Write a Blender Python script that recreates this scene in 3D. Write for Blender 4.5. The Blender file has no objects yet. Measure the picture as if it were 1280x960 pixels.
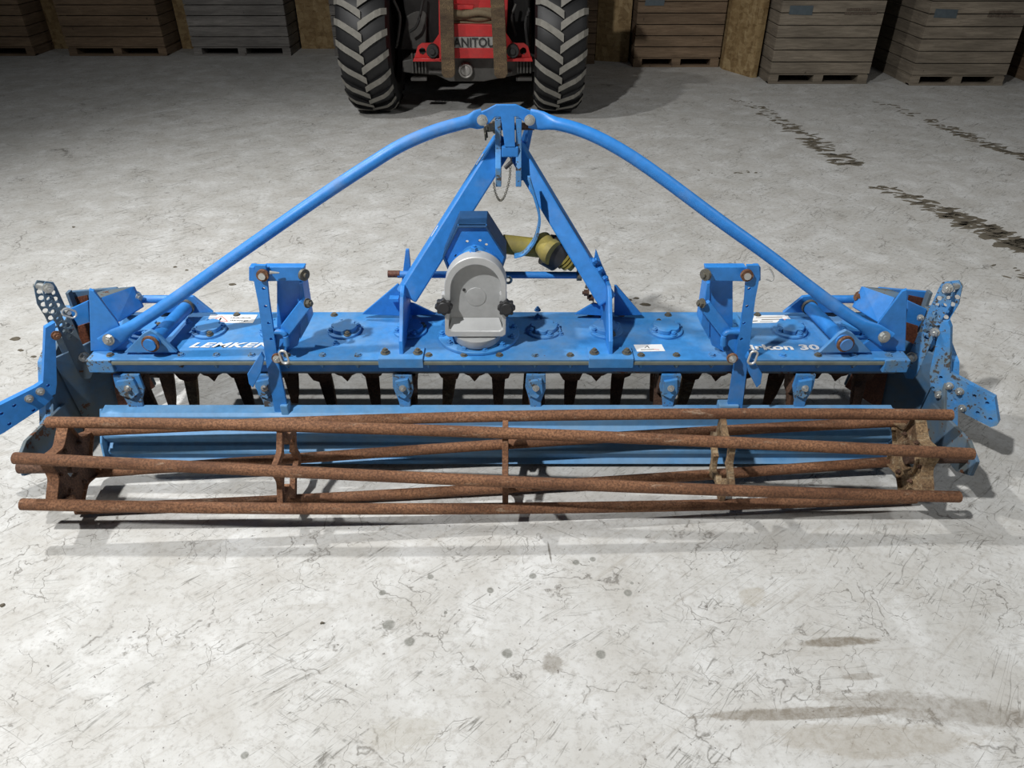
import bpy, bmesh, math, random
from mathutils import Vector, Matrix
PI = math.pi
R = math.radians
C = bpy.context.scene.collection
rnd = random.Random(7)

# ------------------------------------------------------------------ camera
H = 1.75; F = 931.0; TH = R(34)
cam = bpy.data.cameras.new('camera'); co = bpy.data.objects.new('camera', cam); C.objects.link(co)
co.location = (0, 0, H); co.rotation_euler = (PI/2-TH, 0, 0)
cam.sensor_width = 36; cam.lens = F/1280*36; cam.clip_end = 200; cam.clip_start = .02
bpy.context.scene.camera = co
ct, st = math.cos(TH), math.sin(TH)
def ray(px, py):
    a = (px-640)/F; b = (480-py)/F
    return Vector((a, ct+b*st, -st+b*ct))
def PY(px, py, Y): d = ray(px, py); return Vector((0,0,H)) + d*(Y/d.y)
def PX(px, py, X): d = ray(px, py); return Vector((0,0,H)) + d*(X/d.x)
def PZ(px, py, Z): d = ray(px, py); return Vector((0,0,H)) + d*((Z-H)/d.z)
def PP(px, py, pt, n):
    d = ray(px, py); o = Vector((0,0,H)); n = Vector(n); return o + d*((Vector(pt)-o).dot(n)/d.dot(n))

# ------------------------------------------------------------------ materials
def nmat(name):
    m = bpy.data.materials.new(name); m.use_nodes = True
    nt = m.node_tree; b = nt.nodes['Principled BSDF']
    return m, nt, b
def N(nt, t, **k):
    n = nt.nodes.new(t)
    for a, v in k.items():
        if a.startswith('i_'):
            key = a[2:].replace('_', ' '); n.inputs[key].default_value = v
        else: setattr(n, a, v)
    return n
def ramp(nt, src, stops):
    r = nt.nodes.new('ShaderNodeValToRGB'); e = r.color_ramp.elements
    while len(e) < len(stops): e.new(.5)
    for i, (p, c) in enumerate(stops):
        e[i].position = p; e[i].color = (c[0], c[1], c[2], 1) if isinstance(c, tuple) else (c, c, c, 1)
    nt.links.new(src, r.inputs[0]); return r
def mix(nt, fac, a, b, mode='MIX'):
    m = nt.nodes.new('ShaderNodeMix'); m.data_type = 'RGBA'; m.blend_type = mode
    for s, v in ((0, fac), (6, a), (7, b)):
        if hasattr(v, 'links') or hasattr(v, 'is_linked'): nt.links.new(v, m.inputs[s])
        elif isinstance(v, tuple): m.inputs[s].default_value = (v[0], v[1], v[2], 1)
        else: m.inputs[s].default_value = v
    return m.outputs[2]
def coords(nt, scale=(1,1,1), rot=(0,0,0)):
    t = nt.nodes.new('ShaderNodeNewGeometry'); mp = nt.nodes.new('ShaderNodeMapping')
    nt.links.new(t.outputs['Position'], mp.inputs[0]); mp.inputs['Scale'].default_value = scale
    mp.inputs['Rotation'].default_value = rot
    return mp.outputs[0]
def noise(nt, vec, scale, detail=4, rough=.55, dist=0):
    n = N(nt, 'ShaderNodeTexNoise'); n.inputs['Scale'].default_value = scale
    n.inputs['Detail'].default_value = detail; n.inputs['Roughness'].default_value = rough
    n.inputs['Distortion'].default_value = dist
    nt.links.new(vec, n.inputs['Vector']); return n.outputs[0]
def bump(nt, b, h, s=.3, d=.01):
    n = N(nt, 'ShaderNodeBump'); n.inputs['Strength'].default_value = s; n.inputs['Distance'].default_value = d
    nt.links.new(h, n.inputs['Height']); nt.links.new(n.outputs[0], b.inputs['Normal'])

def paint(name, col, dust=(.30,.31,.27), dust_lo=.55, dust_hi=.8, dustamt=.5, chip=.66, rough=.34, chipcol=(.10,.04,.018), scale=1):
    m, nt, b = nmat(name); v = coords(nt)
    n1 = noise(nt, v, 6*scale, 5, .6); n2 = noise(nt, v, 38*scale, 4, .6); n3 = noise(nt, v, 120, 3, .6)
    c = mix(nt, ramp(nt, n2, [(.3,0.0),(.75,1.0)]).outputs[0], tuple(x*.86 for x in col), tuple(min(1,x*1.1) for x in col))
    dm = N(nt, 'ShaderNodeMath', operation='MULTIPLY'); nt.links.new(ramp(nt, n1, [(dust_lo,0.),(dust_hi,1.)]).outputs[0], dm.inputs[0]); dm.inputs[1].default_value = dustamt
    c = mix(nt, dm.outputs[0], c, dust)
    ad = N(nt, 'ShaderNodeMath', operation='MULTIPLY_ADD'); nt.links.new(n1, ad.inputs[0]); ad.inputs[1].default_value = .45
    ml = N(nt, 'ShaderNodeMath', operation='MULTIPLY'); nt.links.new(n2, ml.inputs[0]); ml.inputs[1].default_value = .55; nt.links.new(ml.outputs[0], ad.inputs[2])
    chipm = ramp(nt, ad.outputs[0], [(chip-.01,0.),(chip+.01,1.)]).outputs[0]
    c = mix(nt, chipm, c, chipcol)
    nt.links.new(c, b.inputs['Base Color'])
    rr = ramp(nt, n1, [(.3,rough),(.8,min(1,rough+.35))]); nt.links.new(rr.outputs[0], b.inputs['Roughness'])
    bump(nt, b, n3, .08, .002)
    return m
def rust(name, a=(.12,.05,.025), bb=(.30,.155,.085), dust=(.45,.38,.28), dl=.6, rough=.85):
    m, nt, b = nmat(name); v = coords(nt); vs = coords(nt, (.25,1,1))
    n1 = noise(nt, vs, 14, 6, .65); n2 = noise(nt, v, 150, 4, .7); n3 = noise(nt, vs, 40, 7, .8)
    c = mix(nt, ramp(nt, n1, [(.32,0.),(.68,1.)]).outputs[0], a, bb)
    c = mix(nt, ramp(nt, n2, [(.40,.0),(.60,.75)]).outputs[0], c, tuple(x*.5 for x in a))
    c = mix(nt, ramp(nt, n3, [(dl,0.),(dl+.16,.7)]).outputs[0], c, dust)
    nt.links.new(c, b.inputs['Base Color']); b.inputs['Roughness'].default_value = rough
    bump(nt, b, n2, .6, .003); return m
def plain(name, col, rough=.5, metal=0., nz=.15, sc=40, bs=.1):
    m, nt, b = nmat(name); v = coords(nt); n = noise(nt, v, sc, 4, .6)
    c = mix(nt, n, tuple(max(0,x*(1-nz)) for x in col), tuple(x*(1+nz) for x in col))
    nt.links.new(c, b.inputs['Base Color']); b.inputs['Roughness'].default_value = rough
    b.inputs['Metallic'].default_value = metal; bump(nt, b, n, bs, .002); return m

BLUE = (.030,.215,.61)
M = {}
M['blue'] = paint('blue paint', BLUE, dustamt=.35, chip=.69)
M['deck'] = paint('dusty blue deck paint', (.045,.235,.56), dust=(.22,.30,.36), dust_lo=.42, dust_hi=.8, dustamt=.6, chip=.66, rough=.42)
M['rail'] = paint('pale scuffed blue paint', (.11,.30,.56), dust=(.22,.34,.46), dust_lo=.42, dust_hi=.7, dustamt=.6, chip=.72, rough=.45)
M['navy'] = paint('dark grimy blue paint', (.015,.06,.15), dust=(.07,.08,.09), dustamt=.5, chip=.72, rough=.4)
M['worn'] = paint('worn chipped blue paint', (.05,.25,.60), dust=(.16,.22,.22), dust_lo=.4, dust_hi=.66, dustamt=.8, chip=.56, rough=.5, chipcol=(.07,.06,.05), scale=2.2)
M['grimy'] = paint('grimy blue steel', (.04,.13,.26), dust=(.13,.14,.12), dust_lo=.3, dust_hi=.6, dustamt=.8, chip=.6, rough=.6)
M['rust'] = rust('rusted steel', (.115,.048,.022), (.30,.145,.072), (.50,.40,.29), .58)
M['rustdark'] = rust('dark worn steel', (.065,.033,.02), (.17,.09,.055), (.28,.2,.14), .62)
M['rustbright'] = rust('scoured rust plate', (.10,.03,.015), (.20,.07,.035), (.22,.12,.08), .7, .6)
M['mudrust'] = rust('muddy rust', (.13,.07,.035), (.36,.25,.13), (.45,.38,.25), .52)
M['edge'] = plain('grimy plate edge', (.17,.19,.16), .7, 0, .45, 22)
M['zinc'] = plain('zinc bolt', (.55,.56,.54), .35, .75, .25, 60)
M['dirtybolt'] = plain('dirty bolt', (.16,.15,.12), .55, .5, .4, 60)
M['alu'] = plain('cast aluminium', (.50,.51,.51), .5, .35, .14, 30, .15)
M['alud'] = plain('dull cast aluminium', (.42,.43,.43), .55, .3, .2, 40, .15)
M['steel'] = plain('galvanised pin', (.60,.60,.57), .4, .5, .15)
M['black'] = plain('black plastic', (.025,.025,.027), .5)
M['yellow'] = paint('grimy yellow guard', (.36,.29,.05), dust=(.10,.09,.05), dust_lo=.35, dust_hi=.65, dustamt=.75, chip=.8, rough=.5)
M['white'] = plain('white sticker', (.80,.81,.80), .45, 0, .05)
M['ink'] = plain('black ink', (.03,.03,.03), .5)
M['redink'] = plain('red ink', (.65,.10,.05), .5)
M['letter'] = plain('worn white lettering', (.74,.75,.74), .45, 0, .12, 60)
M['tyre'] = plain('black rubber', (.0075,.0075,.008), .5, 0, .4, 12, .3)
M['lugface'] = plain('dusty tyre lug', (.21,.20,.175), .75, 0, .4, 26, .3)
M['red'] = paint('red machine paint', (.46,.018,.018), dust=(.12,.06,.05), dust_lo=.5, dust_hi=.8, dustamt=.4, chip=.74, rough=.4)
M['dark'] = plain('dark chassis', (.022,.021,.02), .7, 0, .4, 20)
M['axle'] = plain('greasy grey casting', (.075,.072,.066), .6, .2, .35, 25, .3)
M['fork'] = rust('dull fork steel', (.05,.03,.016), (.19,.13,.065), (.25,.20,.11), .6)
M['nameplate'] = plain('grey nameplate', (.33,.32,.30), .5, .3, .3, 50)
M['hose'] = plain('dusty hose sleeve', (.16,.12,.07), .8, 0, .4, 60)

def wood(name, a, bcol):
    m, nt, b = nmat(name); v = coords(nt, (1.2,1.2,14)); v2 = coords(nt, (1,1,8)); v3 = coords(nt)
    n1 = noise(nt, v, 5, 6, .7, .6); n2 = noise(nt, v2, 1.4, 3, .6); n3 = noise(nt, v3, 11, 3, .6)
    c = mix(nt, ramp(nt, n1, [(.3,0.),(.72,1.)]).outputs[0], a, bcol)
    c = mix(nt, ramp(nt, n2, [(.35,.55),(.65,0.)]).outputs[0], c, tuple(x*.5 for x in a))
    c = mix(nt, ramp(nt, n3, [(.70,0.),(.74,.8)]).outputs[0], c, (.03,.022,.015))
    nt.links.new(c, b.inputs['Base Color']); b.inputs['Roughness'].default_value = .85
    bump(nt, b, n1, .4, .004); return m
M['wood_a'] = wood('weathered crate wood', (.14,.115,.085), (.31,.262,.20))
M['wood_b'] = wood('brown crate wood', (.13,.085,.05), (.27,.19,.12))
M['wood_c'] = wood('grey crate wood', (.15,.14,.13), (.33,.31,.285))
M['tin'] = plain('dark tin crate tag', (.10,.125,.14), .5, .4, .3, 30)
M['stencil'] = plain('faded stencil ink', (.10,.075,.055), .8)

def osb():
    m, nt, b = nmat('osb board'); v = coords(nt, (1,1,2.2), (0,R(20),0)); v2 = coords(nt, (1,1,.45), (0,R(-35),0))
    vo = N(nt, 'ShaderNodeTexVoronoi'); vo.inputs['Scale'].default_value = 16; nt.links.new(v, vo.inputs['Vector'])
    vp = N(nt, 'ShaderNodeTexVoronoi'); vp.inputs['Scale'].default_value = 22; nt.links.new(v2, vp.inputs['Vector'])
    c1 = ramp(nt, vo.outputs['Color'], [(.1,(.16,.10,.038)),(.5,(.28,.19,.085)),(.9,(.38,.28,.14))]).outputs[0]
    c2 = ramp(nt, vp.outputs['Color'], [(.1,(.15,.09,.035)),(.5,(.27,.18,.08)),(.9,(.40,.30,.16))]).outputs[0]
    c = mix(nt, .5, c1, c2); n = noise(nt, coords(nt), 60, 4)
    c = mix(nt, ramp(nt, n, [(.55,0.),(.75,.6)]).outputs[0], c, (.14,.08,.03))
    nt.links.new(c, b.inputs['Base Color']); b.inputs['Roughness'].default_value = .75
    bump(nt, b, vo.outputs['Distance'], .3, .004); return m
M['osb'] = osb()

def floor_mat():
    m, nt, b = nmat('scratched concrete')
    v = coords(nt)
    big = noise(nt, v, .9, 5, .6, .4); mid = noise(nt, v, 5, 6, .65, .3); fine = noise(nt, v, 45, 6, .75); vf = noise(nt, v, 220, 3, .7)
    c = mix(nt, ramp(nt, big, [(.3,0.),(.7,1.)]).outputs[0], (.50,.503,.485), (.60,.603,.59))
    c = mix(nt, ramp(nt, mid, [(.35,0.5),(.62,0.)]).outputs[0], c, (.36,.34,.30))
    c = mix(nt, ramp(nt, mid, [(.55,0.),(.8,.6)]).outputs[0], c, (.70,.705,.695))
    c = mix(nt, ramp(nt, fine, [(.36,.5),(.50,0.)]).outputs[0], c, (.30,.285,.26))
    c = mix(nt, ramp(nt, vf, [(.60,.0),(.75,.4)]).outputs[0], c, (.28,.27,.25))
    # long scratches in several directions: stretched noise thresholded to thin lines
    for ang, sx, sy, sc, th, w, amt, seed in ((35,.3,6,4.6,.5,.010,.7,0),(52,.4,6,3.6,.5,.008,.65,5),(-28,.4,6,3.0,.5,.006,.55,9),(5,.3,8,3.5,.5,.008,.4,14),(43,.22,7,2.2,.47,.007,.9,33)):
        vv = coords(nt, (1,1,1), (0,0,R(-ang)))
        mp = N(nt, 'ShaderNodeMapping'); nt.links.new(vv, mp.inputs[0]); mp.inputs['Scale'].default_value = (sx, sy, 1); mp.inputs['Location'].default_value = (seed, seed*.7, 0)
        n = noise(nt, mp.outputs[0], sc, 3, .5, .25)
        line = ramp(nt, n, [(th-w,0.),(th,1.),(th+w,0.)]).outputs[0]
        msk = ramp(nt, noise(nt, coords(nt, (1,1,1), (0,0,0)), 2.1+seed*.13, 5, .75), [(.51,0.),(.585,1.)]).outputs[0]
        mm = N(nt, 'ShaderNodeMath', operation='MULTIPLY'); nt.links.new(line, mm.inputs[0]); nt.links.new(msk, mm.inputs[1])
        m2 = N(nt, 'ShaderNodeMath', operation='MULTIPLY'); nt.links.new(mm.outputs[0], m2.inputs[0]); m2.inputs[1].default_value = amt
        c = mix(nt, m2.outputs[0], c, (.11,.105,.09))
    # meandering hairline cracks
    dn = N(nt, 'ShaderNodeTexNoise'); dn.inputs['Scale'].default_value = 5; dn.inputs['Detail'].default_value = 5; nt.links.new(v, dn.inputs['Vector'])
    va = N(nt, 'ShaderNodeVectorMath', operation='MULTIPLY_ADD'); nt.links.new(dn.outputs['Color'], va.inputs[0]); va.inputs[1].default_value = (.45,.45,0); nt.links.new(v, va.inputs[2])
    for sc_, w_, lo in ((2.6,.006,.47),(7.5,.014,.50)):
        vo = N(nt, 'ShaderNodeTexVoronoi', feature='DISTANCE_TO_EDGE'); vo.inputs['Scale'].default_value = sc_; nt.links.new(va.outputs[0], vo.inputs['Vector'])
        ln = ramp(nt, vo.outputs['Distance'], [(0.,1.),(w_,0.)]).outputs[0]
        mk = ramp(nt, noise(nt, v, 3.3+lo, 5, .8), [(lo,0.),(lo+.06,1.)]).outputs[0]
        mm = N(nt, 'ShaderNodeMath', operation='MULTIPLY'); nt.links.new(ln, mm.inputs[0]); nt.links.new(mk, mm.inputs[1])
        m2 = N(nt, 'ShaderNodeMath', operation='MULTIPLY'); nt.links.new(mm.outputs[0], m2.inputs[0]); m2.inputs[1].default_value = .8
        c = mix(nt, m2.outputs[0], c, (.13,.12,.105))
    sp = noise(nt, v, 70, 2, .5); c = mix(nt, ramp(nt, sp, [(.70,0.),(.73,.8)]).outputs[0], c, (.12,.11,.10))
    # broad directional scuffs
    for ang, sc, seed, amt in ((38,3.0,3,.55),(-20,2.6,17,.3),(3,3.5,31,.35)):
        mp = N(nt, 'ShaderNodeMapping'); nt.links.new(coords(nt, (1,1,1), (0,0,R(-ang))), mp.inputs[0]); mp.inputs['Scale'].default_value = (.6, 9, 1); mp.inputs['Location'].default_value = (seed, seed, 0)
        n = noise(nt, mp.outputs[0], sc, 7, .75)
        c = mix(nt, ramp(nt, n, [(.56,0.),(.72,amt)]).outputs[0], c, (.30,.275,.235))
    # located stains: (px, py, half width, half depth, angle, colour, strength, noise amount)
    P = nt.nodes.new('ShaderNodeNewGeometry')
    def blot(px, py, rx, ry, ang, col, amt, rag=.6, nsc=14):
        nonlocal c
        g = PZ(px, py, 0)
        sub = N(nt, 'ShaderNodeVectorMath', operation='SUBTRACT'); nt.links.new(P.outputs['Position'], sub.inputs[0]); sub.inputs[1].default_value = (g.x, g.y, 0)
        mp = N(nt, 'ShaderNodeMapping'); nt.links.new(sub.outputs[0], mp.inputs[0]); mp.vector_type = 'TEXTURE'
        mp.inputs['Rotation'].default_value = (0,0,R(ang)); mp.inputs['Scale'].default_value = (rx, ry, 1)
        ln = N(nt, 'ShaderNodeVectorMath', operation='LENGTH'); nt.links.new(mp.outputs[0], ln.inputs[0])
        n = noise(nt, coords(nt, (.5,1.6,1)), nsc*1.3, 7, .85)
        a = N(nt, 'ShaderNodeMath', operation='MULTIPLY_ADD'); nt.links.new(n, a.inputs[0]); a.inputs[1].default_value = rag*2; nt.links.new(ln.outputs['Value'], a.inputs[2])
        s = N(nt, 'ShaderNodeMath', operation='SUBTRACT'); nt.links.new(a.outputs[0], s.inputs[0]); s.inputs[1].default_value = rag
        r = ramp(nt, s.outputs[0], [(.72,min(1,amt*1.25)),(1.05,0.)])
        fr = ramp(nt, fine, [(.38,1.0),(.62,.6)])
        mq = N(nt, 'ShaderNodeMath', operation='MULTIPLY'); nt.links.new(r.outputs[0], mq.inputs[0]); nt.links.new(fr.outputs[0], mq.inputs[1])
        c = mix(nt, mq.outputs[0], c, col)
    oil = (.17,.17,.15)
    for px, py, r in ((486,781,.020),(512,802,.017),(478,741,.012),(538,721,.011),(613,738,.012),(666,720,.013),(720,703,.012),(741,699,.011),(785,741,.014),(634,817,.017),(751,818,.016),(306,944,.011),(557,766,.006),(790,729,.006),(405,779,.005)):
        blot(px, py, r, r*1.0, rnd.uniform(0,90), oil, .75, .35, 30)
    br = (.20,.175,.14)
    blot(1050, 802, .13, .017, 3, br, .8, .8, 22)
    blot(1075, 846, .06, .012, 3, br, .55, .8, 22)
    blot(1000, 892, .28, .020, 2, br, .7, .8, 20)
    blot(1170, 886, .30, .045, -6, br, .5, .9, 10)
    blot(1100, 925, .28, .05, 0, (.33,.30,.25), .5, .9, 12)
    blot(940, 745, .05, .035, 30, (.36,.33,.27), .5, .7, 16)
    blot(505, 918, .10, .05, 10, (.36,.34,.29), .4, 1.3, 26)
    blot(690, 830, .03, .04, 0, (.2,.18,.15), .6, .9, 26)
    blot(687, 690, .004, .05, 5, (.16,.15,.13), .8, .3, 16)
    nt.links.new(c, b.inputs['Base Color']); b.inputs['Roughness'].default_value = .72
    b.inputs['Specular IOR Level'].default_value = .3
    bump(nt, b, fine, .12, .003); return m
M['floor'] = floor_mat()
M['mud'] = plain('dried dark mud', (.11,.095,.07), .9, 0, .4, 30, .4)

# ------------------------------------------------------------------ builders
def obj(name, bm, mat, parent=None, bevel=0, smooth=False):
    me = bpy.data.meshes.new(name); off = Vector((0,0,0))
    if parent is not None:
        p = parent
        while p is not None: off += p.location; p = p.parent
        bmesh.ops.translate(bm, verts=bm.verts, vec=-off)
    bmesh.ops.recalc_face_normals(bm, faces=bm.faces)
    bm.to_mesh(me); bm.free()
    mats = mat if isinstance(mat, list) else [mat]
    for x in mats: me.materials.append(M[x])
    o = bpy.data.objects.new(name, me); C.objects.link(o)
    if parent is not None: o.parent = parent
    if smooth:
        for f in me.polygons: f.use_smooth = True
        me.set_sharp_from_angle(angle=R(38))
    if bevel:
        b = o.modifiers.new('bevel', 'BEVEL'); b.width = bevel; b.segments = 2; b.limit_method = 'ANGLE'; b.angle_limit = R(35)
    return o
def thing(name, loc, label, cat, group=None):
    o = bpy.data.objects.new(name, None); C.objects.link(o); o.location = loc; o.empty_display_size = .1
    o['label'] = label; o['category'] = cat
    if group: o['group'] = group
    return o
def nb(): return bmesh.new()
def prism(bm, pts, vec, mi=0):
    pts = [Vector(p) for p in pts]; vec = Vector(vec)
    a = [bm.verts.new(p) for p in pts]; b = [bm.verts.new(p+vec) for p in pts]; n = len(pts)
    fs = [bm.faces.new(a), bm.faces.new(b[::-1])]
    for i in range(n): fs.append(bm.faces.new((a[i], b[i], b[(i+1)%n], a[(i+1)%n])))
    for f in fs: f.material_index = mi
    return bm
def box(bm, lo, hi, mat4=None, mi=0):
    x0,y0,z0 = lo; x1,y1,z1 = hi
    v = [Vector((x,y,z)) for z in (z0,z1) for x,y in ((x0,y0),(x1,y0),(x1,y1),(x0,y1))]
    if mat4 is not None: v = [mat4 @ p for p in v]
    v = [bm.verts.new(p) for p in v]
    for q in ((0,3,2,1),(4,5,6,7),(0,1,5,4),(1,2,6,5),(2,3,7,6),(3,0,4,7)):
        f = bm.faces.new([v[i] for i in q]); f.material_index = mi
    return bm
def beam(bm, a, b, w, h, up=(0,0,1)):
    """rectangular bar from a to b: w across, h along up"""
    a = Vector(a); b = Vector(b); d = (b-a).normalized(); u = Vector(up); s = d.cross(u).normalized(); u = s.cross(d).normalized()
    prism(bm, [a+s*w/2+u*h/2, a-s*w/2+u*h/2, a-s*w/2-u*h/2, a+s*w/2-u*h/2], b-a); return bm
def tube(bm, pts, r, seg=14, rs=None, caps=True, sq=None, inner=None):
    """pipe along pts; rs radius per point; sq (a,b) factors per point squash"""
    pts = [Vector(p) for p in pts]; n = len(pts); rings = []
    ref = Vector((0,0,1))
    for i, p in enumerate(pts):
        d = (pts[min(i+1,n-1)]-pts[max(i-1,0)]).normalized()
        rf = ref if abs(d.dot(ref)) < .95 else Vector((0,1,0))
        s = d.cross(rf).normalized(); u = s.cross(d).normalized()
        rr = rs[i] if rs else r; fa, fb = sq[i] if sq else (1,1)
        rings.append([bm.verts.new(p + s*rr*fa*math.cos(2*PI*k/seg) + u*rr*fb*math.sin(2*PI*k/seg)) for k in range(seg)])
    for i in range(n-1):
        for k in range(seg):
            bm.faces.new((rings[i][k], rings[i][(k+1)%seg], rings[i+1][(k+1)%seg], rings[i+1][k]))
    if caps: bm.faces.new(rings[0]); bm.faces.new(rings[-1])
    return bm
def cyl(bm, a, b, r, seg=18, r2=None):
    return tube(bm, [a, b], r, seg, rs=[r, r if r2 is None else r2])
def ringtube(bm, c, ax, r, t, seg=24, s2=8, stretch=None, sdir=None):
    """torus, optionally stretched into an oval along sdir"""
    ax = Vector(ax).normalized(); c = Vector(c)
    s = ax.orthogonal().normalized() if sdir is None else Vector(sdir).normalized(); u = ax.cross(s)
    rings = []
    for i in range(seg):
        a = 2*PI*i/seg; d = s*math.cos(a)+u*math.sin(a); p = c+d*r
        if stretch: p += s*(stretch if math.cos(a) > 1e-6 else -stretch)
        rings.append([bm.verts.new(p+d*t*math.cos(2*PI*k/s2)+ax*t*math.sin(2*PI*k/s2)) for k in range(s2)])
    for i in range(seg):
        for k in range(s2):
            bm.faces.new((rings[i][k], rings[(i+1)%seg][k], rings[(i+1)%seg][(k+1)%s2], rings[i][(k+1)%s2]))
    return bm
def hexbolt(bm, p, ax, r=.012, h=.010, washer=True, stub=.006):
    p = Vector(p); ax = Vector(ax).normalized(); s = ax.orthogonal().normalized(); u = ax.cross(s)
    if washer: cyl(bm, p, p+ax*.003, r*1.35, 16)
    prism(bm, [p+ax*.003+(s*math.cos(PI/3*k)+u*math.sin(PI/3*k))*r for k in range(6)], ax*h)
    if stub: cyl(bm, p+ax*(.003+h), p+ax*(.003+stub+h), r*.5, 10)
    return bm
def plate_holes(bm, outer, vec, holes, hr, seg=10):
    """plate (planar outline) with round through-holes at 3D points"""
    from mathutils.geometry import delaunay_2d_cdt
    outer = [Vector(p) for p in outer]; vec = Vector(vec)
    n = Vector((0,0,0))
    for k in range(len(outer)): n += outer[k].cross(outer[(k+1)%len(outer)])
    n.normalize(); o = outer[0]; s = (outer[1]-o).normalized(); s = (s-n*s.dot(n)).normalized(); u = n.cross(s).normalized()
    two = lambda p: Vector(((Vector(p)-o).dot(s), (Vector(p)-o).dot(u)))
    V = []; E_ = []
    def loop(pts):
        b = len(V); V.extend(pts); E_.extend([(b+k, b+(k+1)%len(pts)) for k in range(len(pts))])
    P0 = [two(p) for p in outer]; loop(P0); HC = []
    for h in holes:
        r_ = hr
        if isinstance(h, tuple): h, r_ = h
        c = two(h); HC.append((c, r_)); loop([c+Vector((math.cos(2*PI*k/seg), math.sin(2*PI*k/seg)))*r_ for k in range(seg)])
    vo, eo, fo = delaunay_2d_cdt(V, E_, [], 0, 1e-6)[:3]
    def inside(p):
        c = False; m = len(P0)
        for k in range(m):
            a, b = P0[k], P0[(k+1)%m]
            if (a.y > p.y) != (b.y > p.y) and p.x < (b.x-a.x)*(p.y-a.y)/(b.y-a.y)+a.x: c = not c
        return c
    keep = []
    for f in fo:
        m = (vo[f[0]]+vo[f[1]]+vo[f[2]])/3
        if inside(m) and not any((m-c).length < r_*.93 for c, r_ in HC): keep.append(tuple(f))
    lo = {}; hi = {}
    def g(d, k, off):
        if k not in d: d[k] = bm.verts.new(o+s*vo[k].x+u*vo[k].y+off)
        return d[k]
    cnt = {}
    for f in keep:
        bm.faces.new([g(lo, k, Vector()) for k in f]); bm.faces.new([g(hi, k, vec) for k in f[::-1]])
        for a, b in zip(f, f[1:]+f[:1]): cnt[(a, b)] = cnt.get((a, b), 0)+1
    for (a, b) in cnt:
        if (b, a) not in cnt: bm.faces.new((lo[b], lo[a], hi[a], hi[b]))
    return bm
def text_bm(body, size, origin, xdir, ydir, extrude=.0008, shear=0., offset=0., width=None, space=1.0):
    cu = bpy.data.curves.new('t', 'FONT'); cu.body = body; cu.size = 1.0; cu.extrude = 0; cu.shear = shear; cu.offset = offset; cu.space_character = space
    cu.align_x = 'LEFT'; cu.resolution_u = 3
    o = bpy.data.objects.new('t', cu); C.objects.link(o)
    bpy.context.view_layer.update()
    dg = bpy.context.evaluated_depsgraph_get(); me = bpy.data.meshes.new_from_object(o.evaluated_get(dg))
    bm = nb(); bm.from_mesh(me)
    bpy.data.objects.remove(o); bpy.data.curves.remove(cu); bpy.data.meshes.remove(me)
    xs = [v.co.x for v in bm.verts]; x0, x1 = min(xs), max(xs); ys = [v.co.y for v in bm.verts]; h0, h1 = min(ys), max(ys)
    xd = Vector(xdir).normalized(); yd = Vector(ydir).normalized(); nrm = xd.cross(yd); o3 = Vector(origin)
    sx = (width/(x1-x0)) if width else size
    sy = size
    for v in bm.verts: v.co = o3 + xd*(v.co.x-x0)*sx + yd*(v.co.y)*sy + nrm*extrude
    return bm
def struct(o): o['kind'] = 'structure'; return o
def crom(pts, n=8):
    pts = [Vector(p) for p in pts]; out = []
    q = [pts[0]*2-pts[1]] + pts + [pts[-1]*2-pts[-2]]
    for i in range(1, len(q)-2):
        for k in range(n):
            t = k/n; a,b_,c_,d = q[i-1],q[i],q[i+1],q[i+2]
            out.append(.5*((2*b_)+(c_-a)*t+(2*a-5*b_+4*c_-d)*t*t+(3*b_-a-3*c_+d)*t**3))
    out.append(pts[-1]); return out

# ================================================================== SETTING
bm = nb(); box(bm, (-14,-4,-.1), (14,13,0)); struct(obj('floor', bm, 'floor'))
def wall(name, pts, z1=3.4, t=.03):
    bm = nb()
    for a, b in zip(pts[:-1], pts[1:]):
        a = Vector((a[0],a[1],0)); b = Vector((b[0],b[1],0)); nrm = Vector((-(b-a).y,(b-a).x,0)).normalized()*t
        prism(bm, [a, b, b+nrm, a+nrm], (0,0,z1))
    return struct(obj(name, bm, 'osb'))
wall('wall_back', [(-12,11.3),(12,11.3)])
def pier(name, pts, z1=3.4):
    bm = nb(); prism(bm, [(a, b, 0) for a, b in pts], (0,0,z1)); return struct(obj(name, bm, 'osb'))
pier('trim_1', [(-5.86,10.17),(-5.50,10.17),(-5.50,11.3),(-5.86,11.3)])
pier('trim_2', [(-4.16,10.17),(-3.87,10.17),(-3.87,11.3),(-4.16,11.3)])
pier('trim_3', [(-2.655,10.17),(-2.165,10.17),(-2.165,11.3),(-2.655,11.3)])
pier('trim_4', [(.98,9.42),(1.35,9.30),(1.35,11.3),(.98,11.3)])
pier('trim_5', [(2.365,8.93),(2.575,8.48),(2.635,8.50),(2.635,11.3),(2.365,11.3)])

# ================================================================== POWER HARROW
CX = -.047
harrow = thing('power_harrow', (CX, 2.25, 0), 'blue power harrow with A-frame headstock and rusty bar cage roller on the concrete', 'farm machine')
DZ = .42; DF = 2.118; DB = 2.452; DL, DR_ = CX-1.37, CX+1.37   # deck height, front, back, ends
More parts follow.
